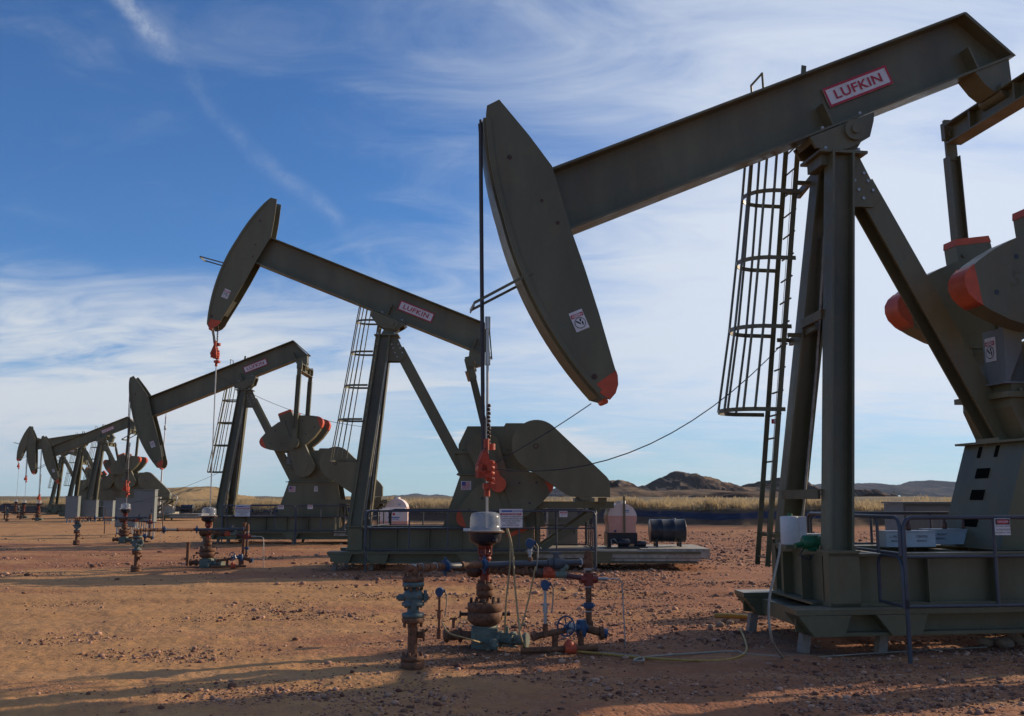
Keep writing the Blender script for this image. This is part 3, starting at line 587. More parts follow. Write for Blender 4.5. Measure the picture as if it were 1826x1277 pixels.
    rows = [('frame', .030, 1)]
    if ltxt: rows += [('wide', 'LUFKIN', 0, -.004, .125, 1)]
    add_sign(beam, 'maker_sign', Vector(B(.43, .485, -.045)), xd, zd, .97, .265, rows, label='white board with red border and red LUFKIN lettering')
    # ---- horsehead
    def rr_(r, a): return r - .11 + .15 * min(1, max(0, (a - 174) / 29))      # cam face: radius grows a little towards the nose
    def arc(r, a0, a1, n): return [(rr_(r, a0 + (a1 - a0) * i / n) * math.cos(R(a0 + (a1 - a0) * i / n)), rr_(r, a0 + (a1 - a0) * i / n) * math.sin(R(a0 + (a1 - a0) * i / n))) for i in range(n + 1)]
    A = arc(4.80, 158.2, 203.2, 26)
    back = [(-4.36, -1.975), (-4.27, -1.93), (-4.20, -1.85), (-4.16, -1.75), (-4.145, -1.62), (-4.06, -1.0), (-4.0, -.45), (-3.96, .07), (-3.86, .87), (-3.97, 1.33), (-4.13, 1.86), (-4.30, 1.84)]
    poly = [B2(*p) for p in A] + [B2(*p) for p in back]
    hh = MB(); hh.prism(poly, -.262, -.240); hh.prism(poly, .240, .262)
    A1 = [B2(*p) for p in arc(4.775, 158.4, 203.0, 26)]; A2 = [B2(*p) for p in arc(4.825, 158.4, 203.0, 26)]
    hh.prism([p for p in A1] + [p for p in reversed(A2)], -.2, .2, smooth=False)
    for q in (-.285, .262):
        hh.prism([B2(*p) for p in arc(4.74, 159, 202.6, 26)] + [B2(*p) for p in reversed(arc(4.80, 159, 202.6, 26))], q, q + .023)
    hh.span(0, 0, 0, 0, 0, 0) if False else None
    for a0, w_ in (((-3.99, .10), .10), ((-3.93, .80), .10)):
        hh.prism([B2(a0[0] - .35, a0[1]), B2(a0[0] - .35, a0[1] + .03), B2(a0[0], a0[1] + .03), B2(a0[0], a0[1])], -.239, .239)
    for bx, bz, r_ in ((-4.30, 1.15, .030), (-4.15, .52, .022), (-4.08, .2, .024), (-4.42, -1.66, .036)): hh.cyl(B(bx, bz, -.266), B(bx, bz, -.2625), r_, n=14, mi=1)
    head = hh.build('horsehead', ['olive', 'rustdark'], root)
    tip = MB(); tp = [B2(4.81 * math.cos(R(a)), 4.81 * math.sin(R(a))) for a in (201.4, 202.2, 203.0)] + [B2(-4.36, -1.98), B2(-4.265, -1.935), B2(-4.195, -1.855), B2(-4.155, -1.75), B2(-4.15, -1.69)]
    tip.prism(tp, -.268, -.2635); tip.prism(tp, .2635, .268)
    tip.cyl(B(-4.38, -1.975, -.12), B(-4.38, -1.975, .12), .035, n=12)
    tip.build('painted_tip', 'orange', head)
    if full:
        add_sign(head, 'warning_label', Vector(B(-4.02 - .30, -.98, -.267)), xd, zd, .17, .24, DANGER_PICTO(.17), label='white danger sticker with red header and black pictogram', th=.003)
    pl = MB(); pl.prism([B2(-4.13, -1.05), B2(-4.20, -1.5), B2(-4.36, -1.5), B2(-4.29, -1.05)], .225, .2385); pl.build('placard', 'cream', head)
    gd = MB(); k = 4.75; g0 = B(k * math.cos(R(183)), k * math.sin(R(183)), 0); g1 = (g0[0] - (.56 if beam_deg > 5 else .62), g0[2] - .32 if beam_deg > 5 else g0[2] + .17)
    for y in (-.24, .24): gd.bar((g0[0] + .12, y * 1.15, g0[2] + (.06 if beam_deg > 5 else -.04)), (g1[0], y, g1[1]), .010, .032)
    gd.bar((g1[0], -.246, g1[1] - .01), (g1[0], .246, g1[1] - .01), .012, .05); gd.build('cable_guard', 'olive', head)
    # ---- bridle, carrier bar with clamp, polished rod
    for y in (-.065, .065):
        cb = MB(); pts = []
        for i in range(9):
            a = 180 - beam_deg - (22 - i * 2.75) * 1 if False else None
        a_top = 160.0; a_tan = 180.0 - beam_deg
        aa = min(a_top, a_tan + 1.5)
        while aa < max(min(a_tan, 202), aa + .1) and (not pts or aa < min(a_tan, 202)): q_ = rr_(4.845, aa); pts.append(B(q_ * math.cos(R(aa)), q_ * math.sin(R(aa)), y)); aa += 3
        xe = pts[-1][0]
        pts.append((xe * .9, y, pts[-1][2] - .12)); pts.append((xe * .35, y * 1.0, clamp_z + .45)); pts.append((-.02, y, clamp_z + .12))
        cb.tube(pts, .017, 8); cb.build('bridle_cable', 'cablemat', root)
    cl = MB()
    cl.box((0, 0, clamp_z), (.11, .34, .10)); cl.prism([(-.10, clamp_z - .12), (-.10, clamp_z + .03), (-.035, clamp_z + .20), (.01, clamp_z + .20), (.05, clamp_z), (.06, clamp_z - .13)], -.13, -.06); cl.prism([(-.10, clamp_z - .12), (-.10, clamp_z + .03), (-.035, clamp_z + .20), (.01, clamp_z + .20), (.05, clamp_z), (.06, clamp_z - .13)], .06, .13)
    cl.cyl((-.05, -.17, clamp_z - .02), (-.05, .17, clamp_z - .02), .055, n=14); cl.cyl((0, -.1, clamp_z + .19), (0, -.1, clamp_z + .32), .032, n=12)
    for k in range(5): cl.lathe((.05, -.03, clamp_z - .20 + k * .065), [(.028, -.03), (.055, -.02), (.055, .012), (.028, .02)], 12)
    cl.box((.04, 0, clamp_z - .22), (.13, .16, .06)); cl.cyl((.02, 0, clamp_z - .34), (.02, 0, clamp_z - .2), .035, n=12)
    cl.cyl((.055, 0, clamp_z + .2), (.055, 0, clamp_z + .27), .06, n=14)
    cl.build('rod_clamp', 'clampred', root)
    rd = MB(); top = clamp_z + (1.75 if clamp_z < 4 else .35); rd.cyl((.02, 0, clamp_z + .15), (.02, 0, top), .017, n=10)
    if clamp_z < 4:
        for q in (top - .12, top - .55): rd.cyl((.02, 0, q), (.02, 0, q + .15), .034, n=12)
    rd.cyl((.02, 0, clamp_z + .1), (.02, 0, 1.3), .015, n=10); rd.build('polished_rod', 'steel', root)
    if full:
        ch = MB()
        for k in range(12): ch.lathe((.03 + .006 * (k % 2), -.045, clamp_z + .22 + k * .045), [(.010, -.02), (.022, -.012), (.022, .012), (.010, .02)], 8)
        ch.build('chain', 'rustdark', root)
    # ---- tail bearing, equalizer, pitmans
    tb = Vector(B(2.20 + tx, -.42)); tu, tz = tb.x, tb.z
    e = MB(); e.prism([B2(p_ + tx, q_) for p_, q_ in ((1.96, BL), (2.5, BL), (2.40, -.20), (2.30, -.28), (2.10, -.28), (2.02, -.14))], -.19, .19); e.cyl((tu, -.25, tz + .12), (tu, .25, tz + .12), .11, n=18)
    e.build('tail_bearing', 'olive', root)
    S = Vector((7.06, 0, 2.95)); ca = R(crank_deg); cv = Vector((math.cos(ca), 0, math.sin(ca))); cn = Vector((-math.sin(ca), 0, math.cos(ca)))
    pin = S + cv * .93; pd = (pin - tb); pd.normalize(); px_ = Vector((pd.z, 0, -pd.x))
    e = MB(); e.hbeam((tu, -1.03, tz - .02), (tu, 1.03, tz - .02), (0, 0, 1), .30, .24, .022); e.span(tu - .1, tu + .1, -.5, -.46, tz - .14, tz + .12); e.span(tu - .1, tu + .1, .46, .5, tz - .14, tz + .12)
    e.build('equalizer', 'olive', root)
    for sy in (-1, 1):
        y = sy * 1.10; p = MB(); q0 = tb - pd * .22
        p.hbeam((q0 + pd * .55 + Vector((0, y, 0))), (pin - pd * .25 + Vector((0, y, 0))), (1, 0, 0), .17, .16, .014)
        for w_, z0, z1 in ((.10, 0, .60), (.13, .05, .30)): p.bar(q0 + pd * z0 + Vector((0, y, 0)), q0 + pd * z1 + Vector((0, y, 0)), .05 if w_ == .10 else .09, w_ * 1.6, up=px_)
        p.cyl((tu, y - .09, tz), (tu, y + .09, tz), .055, n=12)
        pm = p.build('pitman_arm', 'olive', root)
        h = MB(); h.cyl(pin + Vector((0, y - .13, 0)), pin + Vector((0, y + .13, 0)), .20, n=24); h.cyl(pin + Vector((0, y - .15, 0)), pin + Vector((0, y - .13, 0)), .11, n=20)
        h.bar(pin - pd * .55 + Vector((0, y, 0)), pin + Vector((0, y, 0)), .15, .19, up=px_)
        h.build('wrist_pin', ['orange' if (sy < 0 and crank_deg < 0) else 'olive'], pm)
        # crank and its two bolted counterweights
        def K(x_, y_): v_ = S + cv * x_ + cn * y_; return (v_.x, v_.z)
        yk = sy * .75; cr = MB()
        cpoly = [K(.43 * math.cos(R(a)), .43 * math.sin(R(a))) for a in range(110, 251, 20)] + [K(.5, -.34), K(2.15, -.26), K(2.15, .26), K(.5, .34)]
        cr.prism(cpoly, yk - .14, yk + .14); cr.cyl((S.x, yk - .16, S.z), (S.x, yk + .16, S.z), .20, n=20)
        for x_ in (1.25, 1.5, 1.75, 2.0):
            for q_ in (-.18, .18): kx = K(x_, q_); cr.cyl((kx[0], yk - .165, kx[1]), (kx[0], yk + .165, kx[1]), .026, n=6)
        crank = cr.build('crank', 'olive', root)
        ec = MB(); ec.prism([K(2.15, -.27), K(2.24, -.25), K(2.24, .25), K(2.15, .27)], yk - .145, yk + .145); ec.build('crank_end', 'orange', crank)
        for m_ in (1, -1):
            lobe = [(.70, .10), (.73, .32), (.80, .55), (.91, .80), (1.05, 1.02), (1.17, 1.17), (1.28, 1.255), (1.38, 1.28), (1.48, 1.265), (1.56, 1.20), (1.66, 1.04), (1.76, .84), (1.85, .60), (1.915, .36), (1.95, .10)]
            yo = sorted((sy * .585, sy * .925))
            y0, y1 = (yo[0], yo[1])
            if sy * m_ > 9: pass
            L1 = [K(a, b_ * m_) for a, b_ in lobe]; L1 = L1 if m_ > 0 else L1[::-1]
            # the weights sit outboard of the arm but leave the pitman its slot: they are bolted ahead of and behind it
            w = MB(); w.prism(L1, y0 if sy > 0 else y1 - .34, y0 + .34 if sy > 0 else y1, smooth=True)
            for a, b_ in ((1.25, .9), (1.65, .55), (1.1, .5)): kx = K(a, b_ * m_); w.cyl((kx[0], (y1 - .343) if sy < 0 else y0 + .343, kx[1]), (kx[0], (y1 - .341) if sy < 0 else y0 + .341, kx[1]), .032, n=12, mi=1)
            cw = w.build('counterweight', ['olive', 'black'], crank)
            tl = [(1.115, 1.105), (1.17, 1.176), (1.28, 1.261), (1.38, 1.286), (1.48, 1.271), (1.565, 1.206), (1.62, 1.12)]
            T1 = [K(a, b_ * m_) for a, b_ in tl]; T1 = T1 if m_ > 0 else T1[::-1]
            if m_ > 0 or crank_deg < 0:
                w = MB(); w.prism(T1, (y0 if sy > 0 else y1 - .34) - .004, (y0 + .34 if sy > 0 else y1) + .004, smooth=True); w.build('weight_tip', 'orange', crank)
            else:
                w = MB(); w.prism(T1, (y0 if sy > 0 else y1 - .34) - .004, (y0 + .34 if sy > 0 else y1) + .004, smooth=True); w.build('weight_tip', 'orange', crank)
    if full and crank_deg > 95 and crank_deg < 100:
        n4 = MB(); c0 = K(1.30, .42); n4.text('5140', (c0[0], -.926, c0[1]), (1, 0, -.25), (.25, 0, 1), .20, 0, .004, bold=.02); n4.build('cast_number', 'olive_worn', root)
    # ---- pedestal, reducer, guard, motor stand
    pb = [(6.02, 1.033), (6.45, 2.32), (8.35, 2.32), (8.60, 1.033)]
    p = MB(); 
    p.prism(pb, -.62, -.60); p.prism(pb, .60, .62); p.prism([(6.02, 1.033), (6.45, 2.32), (6.47, 2.32), (6.045, 1.033)], -.599, .599)
    p.span(6.36, 8.42, -.70, .70, 2.322, 2.35)
    sl_ = Vector((.43, 0, 1.287)).normalized()
    for z in (1.35, 1.68, 1.95):
        x_ = 6.02 + .43 * (z - 1.033) / 1.287; p.box((x_ - .003, .08, z), (.02, .26, .13), 1, Matrix.Rotation(-math.atan2(.43, 1.287) * -1, 3, 'Y'))
    for y in (-.1, .25): p.box((6.42, y, 2.22), (.02, .07, .15), 1, Matrix.Rotation(.32, 3, 'Y'))
    p.build('pedestal', ['olive', 'slot_shade'], root)
    g = MB()
    g.prism([(6.55, 2.351), (6.38, 2.75), (6.40, 3.10), (6.62, 3.56), (7.55, 3.56), (7.60, 3.64), (8.05, 3.64), (8.30, 3.2), (8.30, 2.5), (8.1, 2.351)], -.50, .50)
    g.span(6.3, 8.36, -.56, .56, 2.86, 2.93); g.cyl((S.x, -.72, S.z), (S.x, .72, S.z), .28, n=20); g.cyl((8.0, -.62, 3.0), (8.0, .62, 3.0), .2, n=16)
    for i in range(7): g.cyl((6.5 + i * .29, -.53, 2.93), (6.5 + i * .29, -.53, 2.97), .022, n=6)
    g.build('gear_reducer', 'olive', root)
    jb = MB(); jb.span(6.34, 6.58, -.50, -.08, 3.06, 3.72); jb.span(6.30, 6.60, -.52, -.06, 3.03, 3.055); jb.build('control_box', 'grey', root) if full and crank_deg > 0 else None
    gx, gz_, gr_ = 8.36, 3.05, .62
    q = [(gx + gr_ * math.cos(R(a)), gz_ + gr_ * math.sin(R(a))) for a in range(50, 231, 9)] + [(9.10, 1.83), (9.25, 1.78), (10.16, 1.77), (10.16, 2.15), (10.08, 2.27)]
    g = MB(); g.prism(q, -1.22, -.97); g.cyl((gx - .02, -1.226, gz_ - .03), (gx - .02, -1.221, gz_ - .03), .07, n=20, mi=1); g.cyl((gx - .02, -1.23, gz_ - .03), (gx - .02, -1.227, gz_ - .03), .04, n=20); g.cyl((gx, -.97, gz_), (gx, -.6, gz_), .12, n=14); g.span(9.9, 10.1, -.968, -.76, 1.62, 1.76)
    g.build('belt_guard', ['olive', 'rustdark'], root)
    ms = MB(); ms.span(8.42, 10.3, -.75, -.63, 1.50, 1.66); ms.span(8.42, 10.3, .60, .72, 1.50, 1.66); ms.span(9.0, 10.25, -.62, .59, 1.60, 1.64)
    for y in (-.69, .66): ms.bar((8.5, y, .5), (9.95, y, 1.50), .10, .16); ms.span(8.36, 8.46, y - .05, y + .05, .5, 1.5)
    ms.build('motor_stand', 'olive', root)
    mo = MB(); mo.cyl((9.6, -.5, 1.95), (9.6, .35, 1.95), .26, n=20); mo.span(9.35, 9.85, -.4, .3, 1.642, 1.75); mo.cyl((9.6, -.66, 1.95), (9.6, -.5, 1.95), .05, n=8); mo.build('electric_motor', 'grey', root)
    # ---- ladder with safety cage on the far side of the post
    ld = MB(); L0 = Vector((3.46, .62, .80)); L1_ = Vector((4.33, .62, 7.40)); ax = (L1_ - L0).normalized()
    for y in (-.21, .21): ld.bar(L0 + Vector((0, y, 0)), L1_ + Vector((0, y, 0)), .016, .065, up=(1, 0, 0))
    n_ = 22
    for i in range(n_):
        p0 = L0 + (L1_ - L0) * ((i + .35) / n_); ld.cyl(p0 + Vector((0, -.21, 0)), p0 + Vector((0, .21, 0)), .012, n=6)
    for z, tx_ in ((1.18, 3.75), (3.72, 4.12), (5.76, 4.34)):
        x_ = L0.x + (z - L0.z) * ax.x / ax.z
        for y in (-.21, .21): ld.bar((x_, .62 + y, z), (x_ + .25 if tx_ > 4 else tx_, .62 + y, z), .04, .05)
        if tx_ > 4: ld.bar((x_ + .20, .88, z - .02), (tx_ - .02, .05, z + .06 if z < 5 else z + .12), .05, .09)
    ladder = ld.build('ladder', 'olive', root)
    cg = MB()
    def lx(z): return L0.x + (z - L0.z) * ax.x / ax.z
    hoops = [(2.74, .76, .43), (3.80, .72, .39), (4.70, .69, .37), (5.60, .66, .35), (6.45, .64, .34), (7.0, .62, .31)]
    rings = []
    for z, dp, hwd in hoops:
        pts = [(lx(z) - .02, .62 + hwd, z)] + [(lx(z) - dp * .45 - (dp * .55) * math.cos(R(a)), .62 + hwd * math.sin(R(a)), z + .0) for a in range(80, -81, -20)] + [(lx(z) - .02, .62 - hwd, z)]
        rings.append(pts)
        for a_, b_ in zip(pts[:-1], pts[1:]): cg.bar(a_, b_, .012, .052)
    for j in (1, 2, 4, 6, 8, 9):
        for a_, b_ in zip(rings[:-1], rings[1:]): cg.bar(a_[j], b_[j], .022, .045, up=(0, 1, 0))
    for a_, b_ in ((3, 5),): cg.tube([rings[-1][3], tuple(Vector(rings[-1][3]) + Vector((0, 0, .26))), tuple(Vector(rings[-1][7]) + Vector((0, 0, .26))), rings[-1][7]], .016, 6)
    cg.build('safety_cage', 'olive', ladder)
    if skew:                                  # this unit's front end stands slightly out of square
        for ch in root.children:
            if ch.name.split('.')[0] in ('skid', 'base_frame', 'front_leg', 'ladder', 'cross_brace', 'support_peg', 'conduit'):
                for ob in [ch] + list(ch.children):
                    for v in ob.data.vertices: v.co.x += skew * (v.co.y + .9) * max(0, min(1, (6 - v.co.x) / 1.2)) * max(0.0, min(1.0, (7.6 - v.co.z) / 3.5))
    return B

BPOS = {}
def place_pump(key, loc, tdeg, beam, crank, clampz, label, **k):
    r = empty('pumpjack', loc, R(tdeg), label, 'pumpjack', 'pumpjacks in a row on the well pad'); BPOS[key] = (Vector(loc), R(tdeg))
    return r, pumpjack(r, beam, crank, clampz, **k)
def W(key, u, v, z):                          # pump coordinates to world
    o, t = BPOS[key]; return Vector((o.x + u * math.cos(t) - v * math.sin(t), o.y + u * math.sin(t) + v * math.cos(t), o.z + z))
P1, _ = place_pump('P1', (-.31, 11.51, .05), 8, 23.4, 98, 2.0, skew=.085, label='nearest and largest pumpjack at the right, its drooping horsehead hanging over the foreground wellhead')
P2, _ = place_pump('P2', (-7.76, 25.45, -.065), 0.5, -22.0, -68, 5.5, tx=.17, label='second pumpjack, tilted the other way, horsehead raised, behind the foreground wellhead')
P3, _ = place_pump('P3', (-15.1, 38.8, -.045), 0.5, 22.0, 111, 2.1, 'third pumpjack with lowered horsehead, standing behind the tall bright rod')
P4, _ = place_pump('P4', (-36.2, 75.9, -.05), 3, 22.5, 112, 1.7, 'fourth pumpjack, behind the grey cabinets, with its beam tilted nose down')
P5, _ = place_pump('P5', (-41.3, 84.0, -.05), 4, 9, 60, 3.3, 'fifth pumpjack, in the cluster at far left, its horsehead half lowered', full=False)
P6, _ = place_pump('P6', (-52.0, 104.0, -.05), 3, -15, 40, 5.0, 'farthest pumpjack at the left edge with its horsehead raised', full=False)
# ------------------------------------------------------------------ railings round the pumps
def frame_panel(root, pts, z0, z1, posts, r=.024, mid=None, feet=(), label=None):
    """rounded tube frame between two plan points; posts = fractions; feet = posts that reach the ground"""
    a, b_ = Vector((*pts[0], 0)), Vector((*pts[1], 0)); d = (b_ - a); L_ = d.length; d.normalize(); q = .10
    up = Vector((0, 0, 1)); m = MB()
    loop = [a + up * z0, a + up * (z1 - q), a + d * q * .3 + up * (z1 - q * .3), a + d * q + up * z1, b_ - d * q + up * z1, b_ - d * q * .3 + up * (z1 - q * .3), b_ + up * (z1 - q), b_ + up * z0]
    m.tube(loop, r, 8)
    for z in ([mid] if mid else []) + [z0 + .02]: m.cyl(a + up * z, b_ + up * z, r * .8, n=8)
    for f in posts: p = a + d * L_ * f; m.cyl(p + up * z0, p + up * z1, r * .8, n=8)
    for f in feet: p = a + d * L_ * f; m.cyl(p + up * -.06, p + up * (z0 + .1), r, n=8)
    return m.build('rail_panel', 'railgrey', root)
def railing(key, label, u0=4.22, u1=9.75):
    o, t = BPOS[key]
    r = empty('guard_railing', o, t, label, 'railing', 'tube guard railings round the pumpjacks')
    um = (u0 + u1) / 2
    frame_panel(r, [(u0 + .03, -1.62), (um - .02, -1.62)], .5, 1.44, (.38, .72), mid=1.03, feet=(0, 1))
    frame_panel(r, [(um + .02, -1.62), (u1, -1.62)], .5, 1.44, (.33, .66), mid=1.03, feet=(0, 1))
    frame_panel(r, [(u0, -1.60), (u0 + .12, -.2)], 1.04, 1.44, (.4,), r=.022)
    frame_panel(r, [(u0 + .12, -.16), (u0 + .26, 1.18)], 1.04, 1.44, (.5,), r=.022)
    frame_panel(r, [(u0, -1.61), (u0 + .05, -1.03)], .5, 1.03, (), r=.020)
    frame_panel(r, [(u0 + .3, 1.2), (um, 1.2)], .5, 1.44, (.35, .7), mid=1.03)
    frame_panel(r, [(um + .05, 1.2), (u1, 1.2)], .5, 1.44, (.35, .7), mid=1.03)
    frame_panel(r, [(u1 + .02, -1.58), (u1 + .02, 1.18)], .5, 1.44, (.2, .4, .6, .8), mid=1.03)
    return r
railing('P1', 'dark tube railing round the nearest pumpjack, carrying the red DANGER sign')
railing('P2', 'tube railing round the second pumpjack, carrying the large white notice')
railing('P3', 'tube railing round the third pumpjack, behind the row of small notices')
railing('P4', 'tube railing round the fourth pumpjack, partly behind the grey cabinets')

def sign_thing(key, u, v, z, w, h, rows, label, name='warning_sign'):
    o, t = BPOS[key]; p = W(key, u, v, z)
    e = MB(); ob = add_sign(None, name, (0, 0, 0), (1, 0, 0), (0, 0, 1), w, h, rows); ob.location = p; ob.rotation_euler = (0, 0, t); tag(ob, label, 'sign'); return ob
sign_thing('P1', 5.36, -1.665, 1.34, .175, .175, [('bar', 0, .052, .165, .06, 2), ('oval', 0, .052, .075, .025, 1), ('text', 'DANGER', 0, .052, .022, 0), ('text', 'DO NOT ENTER', 0, .004, .017, 2), ('text', 'AUTHORIZED', 0, -.030, .019, 2), ('text', 'PERSONNEL ONLY', 0, -.062, .016, 2)], 'white and red DANGER sign on the railing of the nearest pumpjack')
def notice_rows(w, h, n):
    rows = [('bar', -w * .18, h * .38, w * .44, h * .09, 3), ('text', 'WARNING', w * .24, h * .38, h * .10, 3), ('bar', 0, h * .22, w * .92, h * .10, 1), ('text', 'ROTATING EQUIPMENT', 0, h * .22, h * .065, 0)]
    for i, tx in enumerate(['MAY START AUTOMATICALLY', 'AUTHORIZED PERSONNEL ONLY', 'HARD HATS REQUIRED', 'NO SMOKING', 'CALL BEFORE WORK'][:n]): rows.append(('text', tx, 0, h * (.08 - .115 * i), h * .068, 2))
    return rows
pz = lambda key, px, py, v: None
sign_thing('P2', 7.72, -1.665, 1.27, .56, .44, notice_rows(.56, .44, 5), 'large white notice with a red stripe on the railing beside the clear domed wellhead')
sign_thing('P2', 8.98, -1.665, 1.37, .19, .14, [('bar', 0, .035, .16, .045, 1), ('text', 'DANGER', 0, .035, .022, 0), ('text', 'KEEP OFF', 0, -.02, .022, 2)], 'small white sign on the railing in front of the motor stand')
sign_thing('P3', 5.0, -1.665, 1.25, .56, .42, notice_rows(.56, .42, 5), 'wide pale notice on the third pumpjack railing, left of its pedestal')
sign_thing('P3', 6.42, -1.665, 1.38, .22, .14, [('bar', 0, .035, .18, .04, 1), ('text', 'DANGER', 0, .035, .022, 0), ('text', 'KEEP OFF', 0, -.02, .022, 2)], 'small notice on the third pumpjack railing, at the left edge of the pedestal')
sign_thing('P3', 7.52, -1.665, 1.39, .19, .15, [('bar', 0, .035, .16, .045, 1), ('text', 'DANGER', 0, .035, .022, 0), ('text', 'KEEP OFF', 0, -.02, .022, 2)], 'small notice on the third pumpjack railing, in the middle of the pedestal')
def flag_rows(w, h):
    rows = [('bar', 0, h * (.40 - .8 * i / 6), w * .86, h * .07, 1) for i in range(7)]
    return rows + [('bar', -w * .24, h * .22, w * .38, h * .44, 3)]
for key in ('P2', 'P3'):
    par = P2 if key == 'P2' else P3
    add_sign(par, 'flag_sticker', (6.60, -.624, 2.06), (1, 0, 0), (0, 0, 1), .25, .22, flag_rows(.25, .22), label='small striped flag sticker')
add_sign(P3, 'safety_label', (7.52, -.624, 2.07), (1, 0, 0), (0, 0, 1), .14, .2, DANGER_PICTO(.14))
add_sign(P1, 'safety_label', (6.325, -.24, 3.48), (0, -1, 0), (0, 0, 1), .2, .3, DANGER_PICTO(.2))
# control box on the brake side of the nearest reducer
bb = MB(); bb.span(6.68, 7.0, -.60, .02, 3.02, 3.75) if False else None

# ------------------------------------------------------------------ wellheads
def bolts(m, c, r, z0, z1, n, br=.014, mi=0):
    for i in range(n):
        a = 2 * math.pi * (i + .5) / n; m.cyl((c[0] + r * math.cos(a), c[1] + r * math.sin(a), z0), (c[0] + r * math.cos(a), c[1] + r * math.sin(a), z1), br, n=6, mi=mi)
def wellhead(loc, rz, label, group):
    r = empty('wellhead', loc, rz, label, 'wellhead', group)
    m = MB(); m.box((0, 0, .10), (.30, .30, .24)); m.lathe((0, 0, 0), [(.13, .2), (.13, .25), (.10, .26)], 20); m.box((.0, -.155, .12), (.18, .012, .14)); m.build('casing_head', 'palegreen', r)
    m = MB(); m.lathe((0, 0, 0), [(.10, .225), (.13, .235), (.18, .275), (.20, .30), (.20, .385), (.19, .39)], 28); m.lathe((0, 0, 0), [(.185, .385), (.185, .40)], 28, 1); m.lathe((0, 0, 0), [(.195, .398), (.20, .40), (.20, .485), (.19, .49)], 28)
    bolts(m, (0, 0), .165, .485, .54, 10, .017, 1); m.cyl((-.20, 0, .36), (-.29, 0, .36), .02, n=8, mi=1); m.cyl((.20, 0, .36), (.29, 0, .36), .02, n=8, mi=1); m.cyl((-.29, 0, .36), (-.27, 0, .36), .035, n=8, mi=1)
    m.build('spool_flange', ['rust', 'rustdark'], r)
    m = MB(); m.lathe((0, 0, 0), [(.08, .489), (.06, .52), (.06, .56), (.095, .565), (.10, .57), (.10, .625), (.095, .63)], 22); m.lathe((0, 0, 0), [(.092, .632), (.10, .635), (.10, .70), (.07, .715), (.055, .73)], 22); bolts(m, (0, 0), .082, .70, .745, 6, .014); bolts(m, (0, 0), .082, .53, .565, 6, .014)
    m.build('tubing_flange', 'rust', r)
    m = MB(); m.lathe((0, 0, 0), [(.055, .73), (.058, .78), (.058, .96), (.07, .97), (.07, 1.0), (.05, 1.01)], 20); m.cyl((.05, 0, .86), (.09, 0, .86), .045, n=14); m.build('pumping_tee', 'red', r)
    m = MB(); 
    m.lathe((-.12, .02, .86), [(.03, -.10), (.075, -.08), (.095, -.02), (.095, .03), (.07, .07), (.03, .10)], 14, axis='x'); m.cyl((-.12, .02, .86), (-.12, -.1, .88), .05, n=12); m.cyl((-.22, .02, .86), (-.05, .02, .86), .035, n=12); m.cyl((-.18, -.06, .90), (-.24, -.09, .95), .02, n=8)
    m.build('side_valve', 'rustdark', r)
    m = MB(); m.lathe((0, 0, 0), [(.05, 1.01), (.078, 1.02), (.078, 1.05), (.062, 1.06), (.062, 1.10), (.085, 1.11), (.085, 1.15)], 20); bolts(m, (0, 0), .08, 1.04, 1.12, 6, .012); m.build('stuffing_box', 'red', r)
    m = MB(); m.lathe((0, 0, 0), [(.085, 1.13), (.12, 1.15), (.165, 1.17), (.185, 1.20), (.19, 1.275)], 28); m.lathe((0, 0, 0), [(.19, 1.276), (.222, 1.28), (.222, 1.292), (.19, 1.296)], 32, 1)
    m.cyl((.10, -.16, 1.20), (.14, -.19, 1.20), .025, n=10); m.build('drip_bowl', ['black', 'rust'], r)
    m = MB(); m.lathe((0, 0, 0), [(.205, 1.298), (.205, 1.306), (.176, 1.308), (.178, 1.38), (.174, 1.455), (.160, 1.49), (.12, 1.508), (.05, 1.516), (.03, 1.516)], 36); 
    m.build('clear_dome', 'dome', r)
    m = MB(); m.box((-.215, -.03, 1.31), (.07, .06, .03)); m.build('dome_latch', 'white', r)
    m = MB(); m.cyl((-.14, .02, .12), (-.27, .06, .12), .05, n=14); m.lathe((-.36, .08, .12), [(.04, -.12), (.085, -.10), (.085, -.06), (.06, -.05), (.06, .05), (.085, .06), (.085, .09), (.05, .11)], 16, axis='x'); m.cyl((-.36, .08, .2), (-.36, .08, .3), .02, n=8); m.cyl((-.40, .08, .3), (-.32, .08, .3), .012, n=6)
    m.build('annulus_valve', 'rust', r)
    m = MB(); d = Vector((.92, -.40, 0)).normalized(); o = Vector((.12, -.08, .10))
    for a, b_, q in ((0, .05, .06), (.05, .09, .09), (.09, .20, .065), (.20, .24, .09), (.24, .36, .058), (.36, .39, .085)): m.cyl(o + d * a, o + d * b_, q, n=16)
    m.cyl(o + d * .14, o + d * .14 + Vector((0, 0, .14)), .028, n=10); m.cyl(o + Vector((-.02, -.13, -.02)), o + Vector((.0, -.25, -.03)), .05, n=12); m.cyl(o + Vector((-.0, -.25, -.03)), o + Vector((.0, -.28, -.03)), .035, n=6)
    for k in range(4): m.cyl(o + d * .02 + Vector((-.01, -.07, .07 - .045 * k)), o + d * .27 + Vector((-.01, -.07, .07 - .045 * k)), .010, n=6)
    m.build('wing_valve', 'palegreen', r)
    return r
